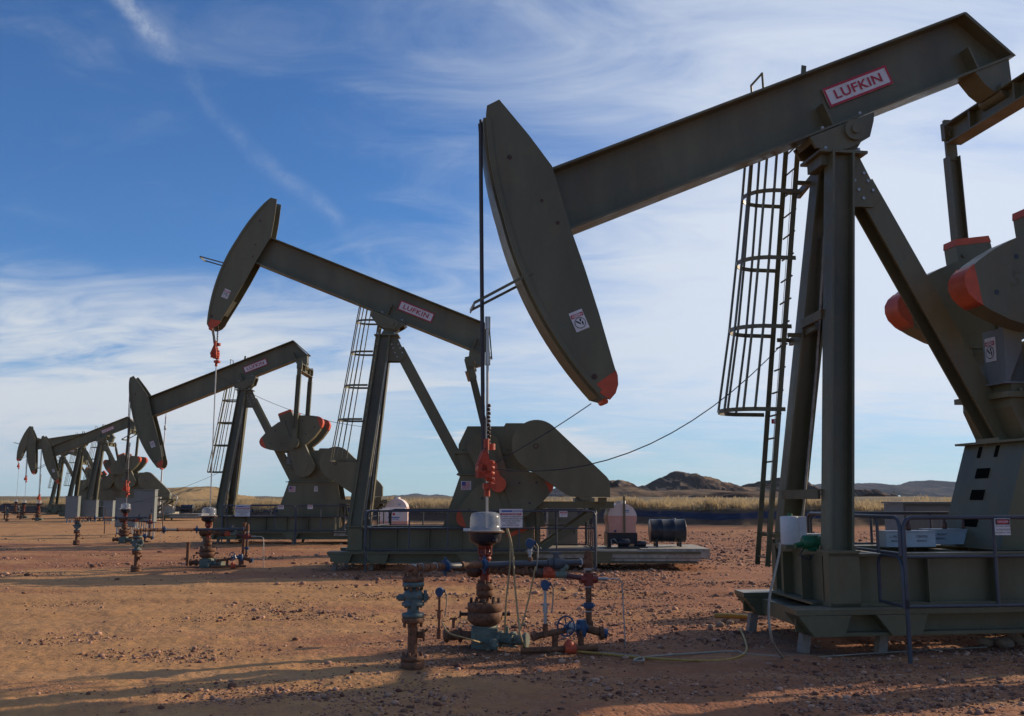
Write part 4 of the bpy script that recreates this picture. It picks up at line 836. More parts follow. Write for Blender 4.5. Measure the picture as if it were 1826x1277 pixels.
def stub(loc, rz, label, group):
    r = empty('valve_stand', loc, rz, label, 'valve stand', group)
    m = MB(); m.lathe((0, 0, 0), [(.09, -.03), (.112, 0), (.118, .03), (.118, .075), (.11, .08)], 24); m.lathe((0, 0, 0), [(.11, .085), (.118, .09), (.118, .125), (.07, .135), (.052, .15)], 24); bolts(m, (0, 0), .095, .12, .165, 8, .014); bolts(m, (0, 0), .095, -.02, .02, 8, .016)
    m.build('base_flange', 'rust', r)
    m = MB(); m.cyl((0, 0, .13), (0, 0, .47), .05, n=18); m.cyl((.05, 0, .33), (.10, 0, .33), .035, n=12); m.cyl((.10, -.02, .33), (.115, -.02, .33), .06, n=16); m.cyl((.11, -.02, .36), (.15, -.03, .39), .014, n=6)
    m.build('riser_pipe', 'rust', r)
    m = MB(); m.lathe((0, 0, 0), [(.055, .44), (.105, .455), (.11, .46), (.11, .50), (.10, .505)], 22); bolts(m, (0, 0), .09, .41, .46, 8, .013); m.build('lower_flange', 'rust', r)
    m = MB(); m.lathe((0, 0, 0), [(.10, .507), (.11, .51), (.11, .545), (.06, .555), (.06, .60), (.10, .615), (.115, .62), (.115, .65), (.09, .66), (.09, .69), (.105, .70), (.10, .74), (.075, .78), (.06, .79), (.06, .815)], 22)
    m.cyl((-.15, 0, .70), (.15, 0, .70), .035, n=12); m.box((.12, -.02, .71), (.03, .05, .12)); m.cyl((0, -.12, .66), (0, -.08, .66), .02, n=8); m.box((.0, -.11, .64), (.05, .03, .09)); m.cyl((-.17, 0, .70), (-.15, 0, .70), .02, n=8)
    bolts(m, (0, 0), .09, .60, .67, 6, .012); m.build('gate_valve', 'teal', r)
    m = MB(); m.lathe((0, 0, 0), [(.06, .80), (.10, .805), (.11, .81), (.11, .85), (.10, .855)], 22, 1); m.lathe((0, 0, 0), [(.10, .858), (.11, .86), (.11, .90), (.06, .91), (.04, .92)], 22); bolts(m, (0, 0), .09, .895, .945, 8, .013); bolts(m, (0, 0), .09, .77, .81, 8, .013); m.build('top_flange', ['rust', 'teal'], r)
    m = MB(); m.cyl((0, 0, .92), (0, 0, 1.03), .036, .032, n=16); m.build('sleeve', 'galv', r)
    return r
def flowline(loc, rz, label, group, sx, sy):
    """raised line; local x runs right, origin on the ground under the tee by the wellhead"""
    r = empty('flowline', loc, rz, label, 'pipeline', group); z = .965
    ex = sx * math.cos(rz) + sy * math.sin(rz); ey = -sx * math.sin(rz) + sy * math.cos(rz)   # top of the valve stand, seen from the line
    s0 = Vector((-.02, -.05, z)); e0 = Vector((ex, ey, .99)); d = (e0 - s0); L_ = d.length; d.normalize()
    m = MB(); m.cyl(s0, s0 + d * L_ * .34, .036, n=14); m.cyl(s0 + d * L_ * .30, s0 + d * L_ * .33, .044, n=14); m.build('rusty_pipe', 'rust', r)
    m = MB(); m.cyl(s0 + d * L_ * .341, s0 + d * L_ * .56, .032, n=14); m.build('painted_pipe', 'pipegrey', r)
    m = MB(); m.cyl(s0 + d * L_ * .56, e0 + d * .10, .038, n=14)
    for q in (.66, .78, .86, .95): m.cyl(s0 + d * L_ * q, s0 + d * (L_ * q + .03), .047, n=14)
    m.cyl(s0 + d * L_ * .71, s0 + d * (L_ * .71 + .006), .048, n=14, mi=1); m.cyl(s0 + d * L_ * .90, s0 + d * (L_ * .90 + .006), .048, n=14, mi=1); m.cyl(e0, e0 - Vector((0, 0, .07)), .045, n=14); m.build('end_pipe', ['rust', 'galv'], r)
    m = MB(); m.cyl((.02, -.04, z), (1.20, .20, z + .005), .034, n=14); m.build('main_pipe', 'pipegrey', r)
    for p, dd in ((s0 + d * L_ * .56, d), (Vector((0, -.045, z)), Vector((1, .2, 0)).normalized())):
        m = MB(); m.cyl(p - dd * .035, p + dd * .035, .05, n=14); m.cyl(p - dd * .015, p + dd * .015, .072, n=8); m.box(p + Vector((0, 0, .07)), (.03, .03, .05)); m.box(p - Vector((0, 0, .07)), (.03, .03, .05)); m.build('hammer_union', 'blue', r)
    m = MB(); p = Vector((.82, .12, z)); d = Vector((1, .2, 0)).normalized()
    for a, b_, q in ((-.10, -.07, .05), (-.07, .07, .055), (-.04, .04, .07), (.07, .10, .05)): m.cyl(p + d * a, p + d * b_, q, n=14)
    m.cyl(p, p + Vector((0, 0, .11)), .035, n=10); m.box(p + Vector((0, 0, .11)), (.12, .03, .025)); m.build('choke_valve', 'pipegrey', r)
    m = MB(); m.cyl((1.20, .20, z + .10), (1.20, .20, z - .06), .05, n=14); m.cyl((1.20, .20, z + .1), (1.20, .20, z + .13), .04, n=12); m.cyl((1.11, .185, z), (1.2, .2, z), .046, n=14); m.cyl((1.2, .2, z - .075), (1.2, .2, z - .06), .053, n=14, mi=1); m.cyl((1.105, .184, z), (1.12, .187, z), .05, n=14, mi=1); m.build('elbow', ['rust', 'galv'], r)
    m = MB(); m.cyl((1.2, .2, .30), (1.2, .2, z - .05), .034, n=14)
    for zz in (.88, .69, .42): m.cyl((1.2, .2, zz), (1.2, .2, zz + .012), .040, n=14, mi=1)
    m.build('riser', ['rust', 'galv'], r)
    m = MB()
    for zz in (.96, .84, .70, .40): m.cyl((1.2, .2, zz), (1.2, .2, zz + .012), .042, n=14)
    m.build('thread_band', 'white', r) if False else None
    m = MB(); m.cyl((1.2, .2, .71), (1.2, .2, .85), .058, n=14); m.cyl((1.10, .18, .78), (1.3, .22, .78), .046, n=14); m.build('cross_fitting', 'red', r)
    m = MB(); m.cyl((1.2, .2, .46), (1.2, .2, .52), .058, n=8); m.cyl((1.2, .2, .48), (1.2, .2, .50), .078, n=8); m.build('riser_union', 'blue', r)
    # lower rusty line from the tee with check valve and strainer
    m = MB(); m.cyl((.06, .02, .90), (.58, .08, .86), .032, n=12)
    for x in (.10, .17, .24, .31, .42, .52): y = .02 + (x - .06) * .115; zz = .90 - (x - .06) * .077; m.cyl((x, y, zz), (x + .03, y + .003, zz - .002), .047, n=12)
    for x in (.36, .47): m.cyl((x, .055, .87), (x, .055, .94), .026, n=10)
    m.build('production_line', 'rust', r)
    m = MB(); m.cyl((.58, .08, .86), (.66, .09, .855), .052, n=14); m.cyl((.575, .08, .86), (.60, .083, .86), .06, n=8); m.build('swivel_joint', 'rustdark', r)
    m = MB(); m.cyl((.66, .09, .855), (.80, .11, .845), .048, n=14); m.lathe((.73, .10, .85), [(.05, .0), (.06, .03), (.052, .065), (.02, .08)], 14); m.build('check_valve', 'orange', r)
    m = MB(); m.cyl((.80, .11, .845), (.93, .13, .84), .045, n=14); m.cyl((.84, .115, .84), (.93, .13, .925), .032, n=12); m.cyl((.915, .125, .91), (.945, .135, .94), .04, n=8); m.build('strainer', 'palegreen', r)
    m = MB(); m.cyl((.93, .13, .83), (1.14, .19, .79), .030, n=12); m.build('link_pipe', 'maroon', r)
    # bottom valve, handwheel and buried headers
    m = MB(); v0 = Vector((1.05, .02, .26)); m.cyl(v0 + Vector((-.10, -.05, .02)), v0 + Vector((.10, .06, 0)), .045, n=14); m.lathe(v0 + Vector((.04, .03, 0)), [(.05, -.09), (.062, -.05), (.062, .05), (.05, .09)], 14); m.cyl(v0, v0 + Vector((-.14, -.1, .03)), .018, n=8); m.build('gate_valve', 'blue', r)
    m = MB(); hc = v0 + Vector((-.15, -.11, .04)); nrm = Vector((-.55, -.8, .1)).normalized(); u = nrm.orthogonal().normalized(); w_ = nrm.cross(u)
    ring = [hc + (u * math.cos(a) + w_ * math.sin(a)) * .105 for a in [2 * math.pi * i / 24 for i in range(25)]]; m.tube(ring, .010, 6)
    for k in range(6): a = k * math.pi / 3; m.cyl(hc, hc + (u * math.cos(a) + w_ * math.sin(a)) * .105, .007, n=6)
    m.cyl(hc - nrm * .015, hc + nrm * .02, .02, n=10); m.build('handwheel', 'blue', r)
    m = MB(); m.cyl((1.2, .2, .20), (1.2, .2, .32), .05, n=14); m.cyl((1.15, .1, .25), (1.34, .08, .2), .045, n=14); m.cyl((1.30, .08, .2), (1.34, .08, .2), .075, n=16); m.cyl((.40, -.10, .05), (1.25, -.06, .06), .032, n=12); m.cyl((1.08, .02, .05), (1.08, .02, .24), .033, n=12)
    m.cyl((.78, -.05, .05), (.78, -.05, .24), .034, n=12); m.cyl((.55, -.12, .20), (.92, -.02, .25), .034, n=12); m.cyl((.52, -.13, .19), (.58, -.11, .21), .044, n=12); m.build('header_pipe', 'rust', r)
    m = MB(); m.cyl((1.34, .08, .2), (1.39, .07, .19), .055, n=12); m.build('plug', 'blue', r)
    m = MB(); m.cyl((.88, -.1, .06), (1.0, -.09, .06), .06, n=14); m.lathe((.93, -.1, .08), [(.05, 0), (.055, .04), (.02, .08)], 12); m.build('buried_check_valve', 'orange', r)
    m = MB(); m.cyl((.93, -.03, .23), (1.0, -.06, .28), .03, n=10); m.lathe((.95, -.04, .30), [(.035, -.03), (.04, 0), (.03, .03)], 10); m.build('needle_valve', 'galv', r)
    m = MB(); m.tube([(1.3, .22, .78), (1.42, .24, .78), (1.55, .26, .775), (1.60, .27, .73), (1.62, .28, .3), (1.63, .28, .0)], .008, 6); m.cyl((1.3, .22, .78), (1.42, .24, .78), .018, n=8); m.build('sample_tube', 'galv', r)
    return r
def transmitter(p, foot, label, mt='galv'):
    r = empty('pressure_transmitter', foot, 0, label, 'gauge', 'blue pressure transmitters at the wellhead'); h = (p - foot); z = h.z
    m = MB(); m.cyl((0, 0, -.02), (0, 0, z - .04), .017, n=10); m.cyl((0, 0, z * .45), (0, 0, z * .45 + .10), .028, n=10); m.cyl((-.05, 0, z * .62), (.05, 0, z * .62), .009, n=6); m.cyl((0, 0, -.02), (0, 0, z * .22), .03, n=10, mi=1); m.build('stem', [mt, 'rust'], r)
    m = MB(); m.cyl((0, -.055, z + .02), (0, .055, z + .02), .05, n=16); m.cyl((0, 0, z - .04), (0, 0, z + .01), .032, n=12); m.cyl((.03, 0, z + .02), (.07, 0, z + .03), .02, n=8); m.build('housing', 'blue', r)
    m = MB(); m.tube([(.06, 0, z + .03), (.09, 0, z - .02), (.085, -.01, z - .15), (.07, -.02, z - .28)], .008, 6); m.build('cable', 'hosewhite', r)
    return r
def hose(name, pts, rad, mt, label, cat='hose'):
    P_ = [Vector(p) for p in pts]; out = []
    for i in range(len(P_) - 1):                # Catmull-Rom through the points
        a = P_[max(i - 1, 0)]; b_ = P_[i]; c_ = P_[i + 1]; d = P_[min(i + 2, len(P_) - 1)]
        for k in range(6):
            t = k / 6; out.append(.5 * ((2 * b_) + (c_ - a) * t + (2 * a - 5 * b_ + 4 * c_ - d) * t * t + (3 * b_ - a - 3 * c_ + d) * t ** 3))
    out.append(P_[-1]); m = MB(); m.tube(out, rad, 7); ob = m.build(name, mt); return tag(ob, label, cat)

w1 = W('P1', 0, 0, 0); WG = 'wellheads under the pumpjacks'; SG = 'valve stands in front of the wellheads'; FG = 'raised flowlines beside the wellheads'
wh = wellhead((w1.x, w1.y, 0.02), 0, 'large foreground wellhead with clear dome, red column and rusty flanges', WG)
st = stub(gp(735, 1193), R(10), 'foreground stand of rusty flanges with teal valve, left of the large wellhead', SG)
fl = flowline((w1.x, w1.y - .42, 0.0), R(5), 'foreground flowline running past the large wellhead to a blue handwheel valve', FG, st.location.x - w1.x, st.location.y - w1.y + .42)
def cluster(key, sx, sy, lab, far=False):
    o, t = BPOS[key]
    g = lambda x, y: gz(x, y)
    copy_tree(wh, (o.x, o.y, o.z), 0, f'wellhead {lab[0]}', WG)
    if not far: flowline((o.x - .15, o.y - .42, o.z), R(4), f'flowline {lab[1]}', FG, sx + .15, sy + .42)
    copy_tree(st, (o.x + sx, o.y + sy, o.z), 0, f'valve stand {lab[2]}', SG)
cluster('P2', -1.22, -1.55, ('with milky dome under the second pumpjack horsehead', 'beside the second wellhead, in front of the third pumpjack skid', 'with teal valve left of the second wellhead'))
cluster('P3', -1.15, -1.6, ('with silvery dome in front of the grey cabinets', 'running past the third wellhead behind the cabinet legs', 'small and dark, left of the third wellhead'))
cluster('P4', -1.6, -1.5, ('nearest of the three tiny ones at far left', '', 'nearest of the small ones at far left'), True)
cluster('P5', -1.2, 1.5, ('in the middle of the three tiny ones at far left', '', 'between the middle and left tiny wellheads'), True)
cluster('P6', -2.6, -1.5, ('leftmost of the three tiny ones at far left', '', 'leftmost of all, at the photo edge'), True)
transmitter(at(945, 972, 11.2), Vector((at(945, 1000, 11.2))), 'blue transmitter on a bright stem above the foreground flowline')
transmitter(at(972, 1046, 11.03), Vector((at(972, 1046, 11.03).x, 11.03, .22)), 'blue transmitter above the lower pipes, left of the handwheel')
f_ = gp(783, 1140); transmitter(at(780, 1058, f_.y), f_, 'blue transmitter standing between the valve stand and the large wellhead', 'rust')
hose('hose', [at(903, 943, 11.2), at(910, 965, 11.15), at(909, 1010, 11.1), at(903, 1070, 11.05), at(900, 1128, 11.1)], .011, 'hose', 'straight tan hose hanging right of the clear dome')
hose('hose', [at(905, 943, 11.15), at(914, 980, 11.1), at(918, 1040, 11.0), at(924, 1100, 10.9), at(930, 1140, 10.7), gp(945, 1160, .02), gp(1000, 1166, .02)], .011, 'hose', 'longest tan hose from the drip bowl down to the gravel')
hose('hose', [at(955, 1010, 11.0), at(947, 1050, 11.0), at(935, 1100, 10.95), at(925, 1132, 10.9)], .009, 'hose', 'slanting tan hose below the blue transmitter')
hose('hose', [at(788, 1110, 10.9), at(800, 1128, 10.8), at(830, 1138, 10.7), gp(872, 1150, .02)], .009, 'hose', 'thin tan hose curving from the left transmitter to the pale green block')
# ropes and hoses on the ground
hose('ground_hose', [gp(985, 1158, .03), gp(1075, 1166, .03), gp(1160, 1174, .03), gp(1240, 1178, .03), gp(1300, 1176, .03), gp(1330, 1163, .03), gp(1328, 1140, .04), gp(1318, 1120, .06)], .013, 'yellow', 'yellow hose looping over the dirt to the nearest skid')
hose('ground_hose', [gp(1070, 1164, .03), gp(1135, 1170, .03), gp(1148, 1178, .03), gp(1130, 1178, .03), gp(1150, 1172, .03), gp(1240, 1165, .03), gp(1310, 1162, .03), gp(1330, 1166, .03), gp(1395, 1172, .03)], .012, 'hosewhite', 'white hose with a hook shaped bend lying on the dirt')
hose('ground_hose', [at(1391, 968, 10.9), at(1389, 990, 10.7), at(1380, 1030, 10.3), at(1373, 1062, 10.05), at(1371, 1100, 9.95), at(1378, 1145, 9.95), gp(1396, 1173, .03)], .013, 'hosewhite', 'pale hose hanging in front of the nearest base frame down to the dirt')
hose('ground_hose', [gp(1395, 1174, .02), gp(1450, 1172, .02), gp(1540, 1166, .02), gp(1640, 1160, .02), gp(1760, 1154, .02)], .008, 'hosewhite', 'thin pale cord on the dirt under the nearest skid')
hose('yellow_conduit', [gp(1274, 1098, .10), gp(1305, 1098, .10), gp(1345, 1101, .06)], .035, 'yellow', 'short thick yellow and red conduit poking out beside the nearest skid', 'conduit')

# load cell cables and tail ropes, each hung from its own pump
def wire(name, a, b_, sag, label, r_=.007, mt='cablemat'):
    pts = [a + (b_ - a) * (i / 14) - Vector((0, 0, sag * 4 * (i / 14) * (1 - i / 14))) for i in range(15)]
    m = MB(); m.tube(pts, r_, 6); ob = m.build(name, mt); return tag(ob, label, 'cable')
wire('signal_cable', W('P1', .10, 0, 1.98), W('P1', 4.02, .5, 3.72), .55, 'long sagging cable from the orange clamp to the ladder of the nearest pumpjack')
wire('tail_rope', W('P1', .12, 0, 2.05), W('P1', 1.27, 0, 2.76), .02, 'thin rope from the red nose of the nearest horsehead to its clamp', .006)
wire('signal_cable', W('P2', .10, 0, 4.9), W('P2', 4.0, .5, 3.6), .25, 'thin cable from the raised clamp across the third pumpjack beam', .006)
wire('signal_cable', W('P3', .10, 0, 1.5), W('P3', 4.0, .5, 3.0), .15, 'thin cable crossing the sky over the tan hill', .006)
wire('hanging_line', W('P1', 4.32, .86, 6.1), W('P1', 3.76, .86, 1.15), 0, 'thin vertical line hanging behind the ladder of the nearest pumpjack', .004)
def tagboard():
    m = MB(); p = W('P1', 3.83, .6, 2.62); m.box(p, (.11, .01, .06)); m.box(p + Vector((0, -.006, 0)), (.06, .006, .035), 1); o = m.build('lockout_tag', ['signred', 'signwhite']); tag(o, 'small red and white tag wired to the far front leg', 'tag')
tagboard()

# ------------------------------------------------------------------ things standing on the nearest base frame
def local_thing(key, name, u, v, z, label, cat, group=None, dz=0):
    o, t = BPOS[key]; return empty(name, W(key, u, v, z), t + dz, label, cat, group)
r = local_thing('P1', 'lubricator_can', 3.76, .12, 1.035, 'white canister with flat sides beside the far front leg of the nearest pumpjack', 'canister')
m = MB(); m.lathe((0, 0, 0), [(.115, .05), (.12, .06), (.12, .37), (.112, .385), (.05, .39)], 20); m.span(.06, .17, -.09, .09, .06, .385); m.build('can', 'white', r)
m = MB(); m.cyl((0, 0, .39), (0, 0, .42), .03, n=10); m.build('cap', 'green', r)
m = MB(); m.span(-.13, .3, -.14, .14, 0, .05); m.build('foot_plate', 'olive', r)
r = local_thing('P1', 'chemical_pump', 3.80, -.42, 1.035, 'small dark green pump below the white canister on the nearest base frame', 'pump')
m = MB(); m.lathe((0, 0, .10), [(.05, -.14), (.08, -.12), (.08, .10), (.05, .13)], 14, axis='x'); m.cyl((.0, 0, .02), (0, 0, .18), .06, n=12); m.cyl((-.14, -.02, .08), (-.24, -.03, .06), .03, n=10); m.box((.12, 0, .1), (.12, .12, .13)); m.span(-.1, .16, -.07, .07, -.0, .03); m.build('pump_body', 'green', r)
m = MB(); m.tube([(-.14, -.03, .02), (-.2, -.05, -.05), (-.1, -.1, -.1), (-.02, -.08, .0)], .008, 6); m.build('tubing', 'black', r)
r = local_thing('P1', 'junction_box', 4.02, .18, 1.035, 'small tan box between the front legs of the nearest pumpjack', 'box')
m = MB(); m.span(-.08, .16, -.1, .1, 0, .16); m.build('case', 'lube', r); m = MB(); m.span(-.085, .165, -.105, .105, .162, .175); m.build('lid', 'lube', r)
m = MB(); m.span(4.36, 4.46, -.55, -.35, 1.035, 1.20); m.span(4.36, 4.47, -.57, -.34, 1.202, 1.215)
def lube_box(u, v, rz_, L_, label, nb):
    r = local_thing('P1', 'grease_box', u, v, 1.07, label, 'box', 'pale lubrication boxes on the nearest base frame', rz_)
    m = MB(); m.span(-L_ / 2, L_ / 2, -.12, .12, 0, .175); m.text('L. FRONT', (-L_ * .30, -.123, .12), (1, 0, 0), (0, 0, 1), .028, 1, .002); m.text('BEARING', (-L_ * .30, -.123, .07), (1, 0, 0), (0, 0, 1), .022, 1, .002)
    m.text('CENTER', (L_ * .22, -.123, .12), (1, 0, 0), (0, 0, 1), .028, 1, .002); m.text('BEARING', (L_ * .22, -.123, .07), (1, 0, 0), (0, 0, 1), .022, 1, .002); m.build('case', ['lube', 'ink'], r)
    m = MB(); m.span(-L_ / 2 - .01, L_ / 2 + .01, -.13, .13, .177, .187); m.build('lid', 'lube', r)
    for i in range(nb):
        m = MB(); x = (-.12 + i * .25) if nb > 1 else L_ * .05; m.lathe((x, -.02, .188), [(.028, 0), (.03, .01), (.03, .07), (.018, .09), (.016, .13), (.012, .135)], 12); m.build('grease_fitting', 'brown', r)
lube_box(5.02, -.30, 0, .62, 'shorter pale box with one brown bottle on the nearest base frame', 1)
lube_box(5.98, .25, R(-6), .75, 'longer pale box with two brown bottles by the nearest pedestal', 2)
r = local_thing('P1', 'brake_box', 6.90, -.10, 3.15, 'grey box with a hand symbol sticker below the cranks of the nearest pumpjack', 'box') if False else None

# ------------------------------------------------------------------ cabinets, tanks, drums
def cabinet(loc, rz, w, d, h, z0, label, legs=True, conduits=6, hood=True):
    r = empty('electrical_cabinet', loc, rz, label, 'cabinet', 'grey electrical cabinets between the pumps')
    m = MB(); m.span(-w / 2, w / 2, -d / 2, d / 2, z0, z0 + h); m.build('case', 'grey', r)
    m = MB(); m.span(-w / 2 + .03, w / 2 - .03, -d / 2 - .022, -d / 2 - .002, z0 + .04, z0 + h * .62); m.span(-w / 2 + .03, w / 2 - .03, -d / 2 - .018, -d / 2 - .002, z0 + h * .65, z0 + h - .04); m.box((w * .38, -d / 2 - .035, z0 + h * .35), (.02, .02, .12), 1); m.build('door', ['grey', 'black'], r)
    m = MB(); m.span(-w / 2 - .03, w / 2 + .03, -d / 2 - .06, d / 2 + .03, z0 + h + .002, z0 + h + .03); m.build('roof', 'grey', r)
    if legs:
        for x in (-w / 2 + .05, w / 2 - .05):
            m = MB(); m.span(x - .03, x + .03, -.03, .03, -.05, z0 - .002); m.build('leg', 'galv', r)
        for i in range(conduits):
            m = MB(); x = -w * .34 + w * .68 * i / max(1, conduits - 1); m.cyl((x, -.06 - .02 * (i % 2), -.05), (x, -.06 - .02 * (i % 2), z0 - .002), .022 + .006 * (i % 3), n=8); m.build('conduit', 'galv', r)
    return r
def pixthing(px, py, Y): p = at(px, py, Y); return Vector((p.x, p.y, -.05))
cabinet(pixthing(258, 925, 45), R(4), .93, .45, 1.42, .66, 'tall grey cabinet on conduit legs, right of the silvery wellhead dome', conduits=7)
cabinet(pixthing(226, 925, 47.5), R(4), .95, .45, 1.35, .35, 'wide grey cabinet partly hidden behind the silvery wellhead dome', conduits=6)
cabinet(pixthing(129, 920, 70), R(4), .86, .5, 1.5, .32, 'plain grey cabinet at the left end of the fourth pumpjack skid', conduits=5)
cabinet(pixthing(160, 918, 71), R(4), 1.0, .5, 1.25, .30, 'low grey cabinet with three panels, next to the plain one', conduits=5)
cabinet(pixthing(194, 918, 66), R(4), .62, .5, 1.3, .22, 'open fronted grey rack between the cabinets', conduits=4)
o_ = W('P1', 7.5, 3.6, -.05); cabinet(o_, R(8), .9, .6, 1.35, .25, 'pale ribbed cabinet behind the pedestal of the nearest pumpjack', conduits=4)
o_ = W('P2', 9.15, 1.9, -.0); cabinet(o_, R(4), .80, .5, 1.1, .45, 'grey cabinet behind the slanting brace of the second pumpjack', conduits=4)

def tank(key, u, v, z, R_, L_, label, orient='end'):
    """cloudy plastic leg tank lying on a black cradle, pink liquid in the lower half"""
    r = local_thing(key, 'chemical_tank', u, v, z, label, 'tank', 'pink chemical tanks on black cradles', 0 if orient == 'end' else R(90))
    def arc_(a0, a1, n, q=R_): return [(q * math.cos(R(a0 + (a1 - a0) * i / n)), .36 + R_ + q * math.sin(R(a0 + (a1 - a0) * i / n))) for i in range(n + 1)]
    m = MB(); m.prism(arc_(8, 172, 20), -L_ / 2, L_ / 2, smooth=True); m.prism([(.10, .36 + 2 * R_ - .04), (.10, .36 + 2 * R_ + .05), (-.10, .36 + 2 * R_ + .05), (-.10, .36 + 2 * R_ - .04)], -.1, .1); m.build('tank_shell', 'tankwall', r)
    m = MB(); m.prism(arc_(172, 205, 5) + [(-R_ * .93, .36), (R_ * .93, .36)] + arc_(-25, 8, 5), -L_ / 2 + .001, L_ / 2 - .001); m.build('liquid', 'tankfull', r)
    m = MB(); m.cyl((0, -L_ / 2 + .2, .36 + 2 * R_ - .02), (0, -L_ / 2 + .2, .36 + 2 * R_ + .06), .12, n=20); m.build('hatch', 'white', r)
    add_sign(r, 'label', (R_ * .30, -L_ / 2 - .006, .36 + R_ * 1.45), (1, 0, 0), (0, 0, 1), .16, .10, [('bar', 0, .02, .12, .02, 3), ('bar', 0, -.02, .12, .012, 2)])
    m = MB(); m.cyl((-R_ * .5, -L_ / 2 - .05, .40), (-R_ * .5, -L_ / 2 + .02, .40), .03, n=10); m.build('drain_valve', 'blue', r)
    m = MB(); m.span(-R_ - .01, R_ + .01, -L_ / 2 + .05, L_ / 2 - .05, .08, .358); m.span(-R_ - .01, -R_ + .08, -L_ / 2, L_ / 2, 0, .079); m.span(R_ - .08, R_ + .01, -L_ / 2, L_ / 2, 0, .079); m.build('cradle', 'black', r)
    return r
t1 = tank('P2', 10.55, .10, .52, .37, .95, 'pink chemical tank with a strap on the rear deck, left of the black drum')
m = MB(); m.span(.02, .07, -.52, -.50, .35, 1.28); m.build('strap', 'olive', t1)
r = local_thing('P2', 'dosing_pump', 10.75, -.62, .52, 'small black dosing pump in front of the pink tank', 'pump')
m = MB(); m.lathe((-.2, 0, .13), [(.06, -.16), (.10, -.14), (.10, .12), (.06, .15)], 14, axis='x'); m.lathe((.24, 0, .10), [(.04, -.10), (.07, -.09), (.07, .10), (.04, .12)], 12, axis='x'); m.span(-.35, .38, -.1, .1, 0, .03); m.build('motor', 'black', r)
m = MB(); m.tube([(-.36, 0, .12), (-.44, 0, .22), (-.52, 0, .2), (-.5, 0, .05)], .01, 6); m.build('tubing', 'galv', r)
def drum(key, u, v, z, label):
    r = local_thing(key, 'steel_drum', u, v, z, label, 'drum', 'black drums lying on the rear decks')
    m = MB(); pr = [(.02, -.45), (.285, -.45), (.30, -.44), (.29, -.42), (.285, -.17), (.30, -.155), (.285, -.14), (.285, .14), (.30, .155), (.285, .17), (.29, .42), (.30, .44), (.285, .45), (.02, .45)]
    m.lathe((0, 0, .40), pr, 32, axis='x'); m.build('drum_body', 'black', r)
    for x in (-.3, .3):
        m = MB(); m.prism([(-.22, 0), (-.18, 0), (-.12, .14), (.12, .14), (.18, 0), (.22, 0), (.16, .15), (-.16, .15)], -.01, .01); 
        m = MB(); m.span(x - .03, x + .03, -.2, -.16, 0, .22); m.span(x - .03, x + .03, .16, .2, 0, .22); m.span(x - .03, x + .03, -.159, .159, .08, .12); m.build('stand', 'black', r)
    m = MB(); m.cyl((.2, 0, .68), (.2, 0, .71), .03, n=8); m.build('bung', 'galv', r)
    return r
drum('P2', 11.75, .05, .52, 'black drum lying on the rear deck of the second pumpjack')
t2 = tank('P3', 10.6, .1, .5, .42, 1.0, 'pink chemical tank seen behind the front legs of the second pumpjack')
tank('P1', 20, 0, 0, .4, .9, 'x') if False else None
mtank = empty('chemical_tote', Vector((at(703, 925, 31).x, 31, -.05)), R(5), 'boxy pink chemical tote with white label behind the second base frame', 'tank')
m = MB(); m.span(-.42, .42, -.45, .45, .45, 1.35); m.span(-.36, .36, -.40, .40, 1.351, 1.42); m.build('shell', 'tankwall', mtank)
m = MB(); m.span(-.425, .425, -.455, .455, .40, 1.02); m.build('liquid', 'tankfull', mtank)
add_sign(mtank, 'label', (.0, -.46, 1.18), (1, 0, 0), (0, 0, 1), .5, .28, [('oval', 0, .06, .04, .04, 1), ('bar', 0, -.04, .36, .03, 3), ('bar', 0, -.09, .30, .02, 3)])
m = MB(); m.span(-.45, .45, -.48, .48, .0, .395); m.build('pallet', 'black', mtank)
drum('P4', 11.2, .05, .50, 'black drum on the rear deck of the fourth pumpjack, right of the tall cabinet')
r = local_thing('P4', 'gas_engine', 9.9, -.2, .5, 'dusty engine set beside the bright mast behind the tall cabinet', 'engine')
m = MB(); m.span(-.35, .35, -.3, .3, .05, .6); m.cyl((-.1, -.32, .5), (-.1, .3, .5), .22, n=14); m.build('engine_block', 'dusty', r)
m = MB(); m.tube([(.3, 0, .3), (.5, 0, .9), (.55, 0, 1.3), (.2, 0, 1.5)], .04, 8); m.build('exhaust', 'galv', r)
p = gp(283, 926, -.03); ms_ = empty('mast', p, 0, 'tall thin white mast standing right of the tall grey cabinet', 'mast')
m = MB(); m.cyl((0, 0, 0), (.18, 0, 8.6), .085, .035, n=12); m.build('pole', 'white', ms_); m = MB(); m.lathe((.15, 0, 7.3), [(.03, -.2), (.09, -.15), (.09, .15), (.03, .2)], 10); m.cyl((.16, 0, 7.6), (.17, 0, 8.2), .06, n=8); m.build('antenna', 'galv', ms_)
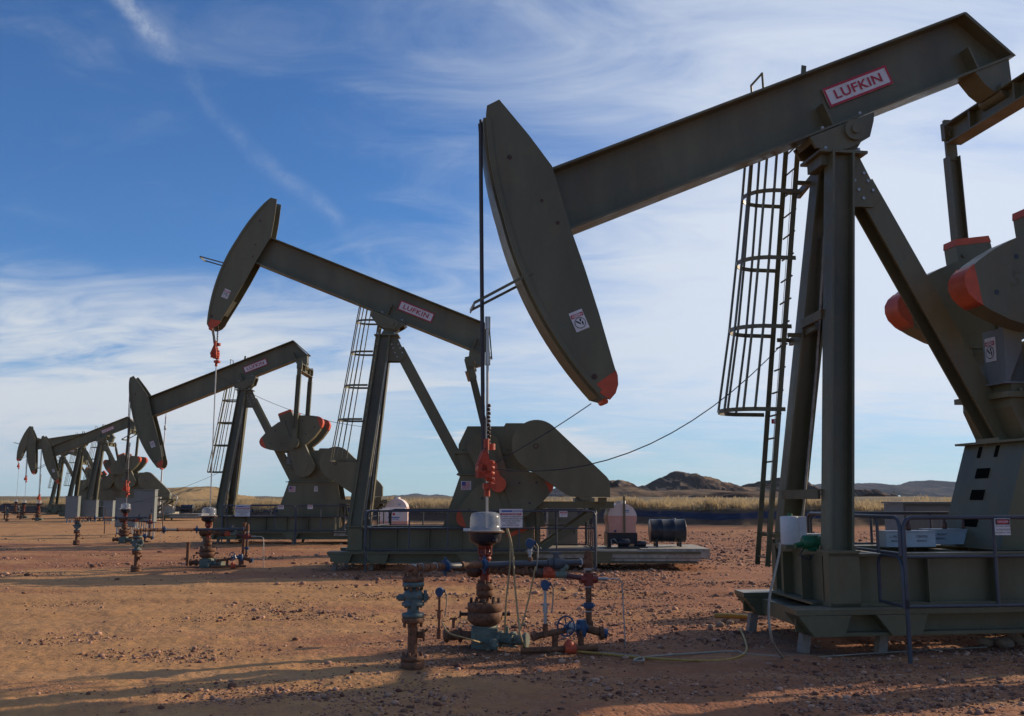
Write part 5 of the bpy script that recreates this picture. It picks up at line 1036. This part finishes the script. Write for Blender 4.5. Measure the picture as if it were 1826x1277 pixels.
# small stakes and posts out on the pad
def post(px, py, h, rad, mt, label, rz_=0, tilt=0):
    q = gp(px, py, -.04); m = MB(); m.cyl((0, 0, -.1), (tilt, 0, h), rad, n=10); m.cyl((tilt, 0, h), (tilt, 0, h + .03), rad * 1.25, n=10); o = m.build('marker_post', mt); o.location = q; return tag(o, label, 'post')
post(433, 1006, 1.05, .045, 'rust', 'rusty post at the right end of the second flowline')
post(334, 1007, .55, .045, 'rust', 'short rusty post left of the second wellhead')
post(186, 951, 1.15, .025, 'rustdark', 'thin dark post left of the silvery dome')
post(289, 951, 1.2, .025, 'rustdark', 'thin dark post right of the tall cabinet')
post(1066, 936, .9, .02, 'galv', 'thin leaning stake between the pink tank and the drum', tilt=-.08)
post(520, 912, 1.4, .05, 'rustdark', 'distant fence post right of the third front legs') if False else None
def far_header(px0, px1, py, Y, label):
    a = at(px0, py, Y); b_ = at(px1, py, Y); r = empty('pipe_header', Vector((a.x, Y, -.05)), 0, label, 'pipeline', 'distant pipe headers at far left'); L_ = b_.x - a.x; h = a.z + .05
    m = MB(); m.cyl((0, 0, h), (L_, 0, h), .05, n=8); m.build('header', 'rustdark', r)
    for k in range(3): m = MB(); m.cyl((L_ * (.08 + .42 * k), 0, -.05), (L_ * (.08 + .42 * k), 0, h), .055, n=8); m.build('leg', 'rustdark', r)
far_header(4, 78, 899, 83, 'higher dark pipe rail joining the tiny wellheads at far left')
far_header(3, 70, 914, 80, 'lower dark pipe rail joining the tiny wellheads at far left')
# larger rocks one can tell apart
random.seed(5)
spots = [(1757, 1152, .10, 'lone rounded rock at the left end of the row under the nearest railing'), (1776, 1150, .11, 'second rock of the row under the nearest railing'), (1793, 1154, .13, 'pale rock in the middle of the row under the nearest railing'), (1812, 1149, .13, 'largest pale rock, at the right end of the row'), (1284, 1118, .07, 'small upright rock left of the nearest skid'), (1268, 1122, .06, 'pale rock farthest left beside the yellow conduit'), (1302, 1114, .06, 'flat rock just under the yellow conduit'), (935, 1118, .05, 'orange rock standing by the tan hoses')]
for px_r, py_r, s_, lb in spots:
    q = gp(px_r, py_r); m = MB(); vs = []
    for v in ICO: k = 1 + (random.random() - .5) * .35; vs.append((v[0] * s_ * k * 1.15, v[1] * s_ * k, v[2] * s_ * k * .75))
    m.add(vs, ICOF, 0, False); o = m.build('rock', 'rock'); o.location = (q.x, q.y, gz(q.x, q.y) + s_ * .35); o.rotation_euler = (0, 0, random.random() * 6); tag(o, lb, 'rock', 'loose rocks near the nearest pumpjack')
    md = o.modifiers.new('round', 'SUBSURF'); md.levels = 1; md.render_levels = 1
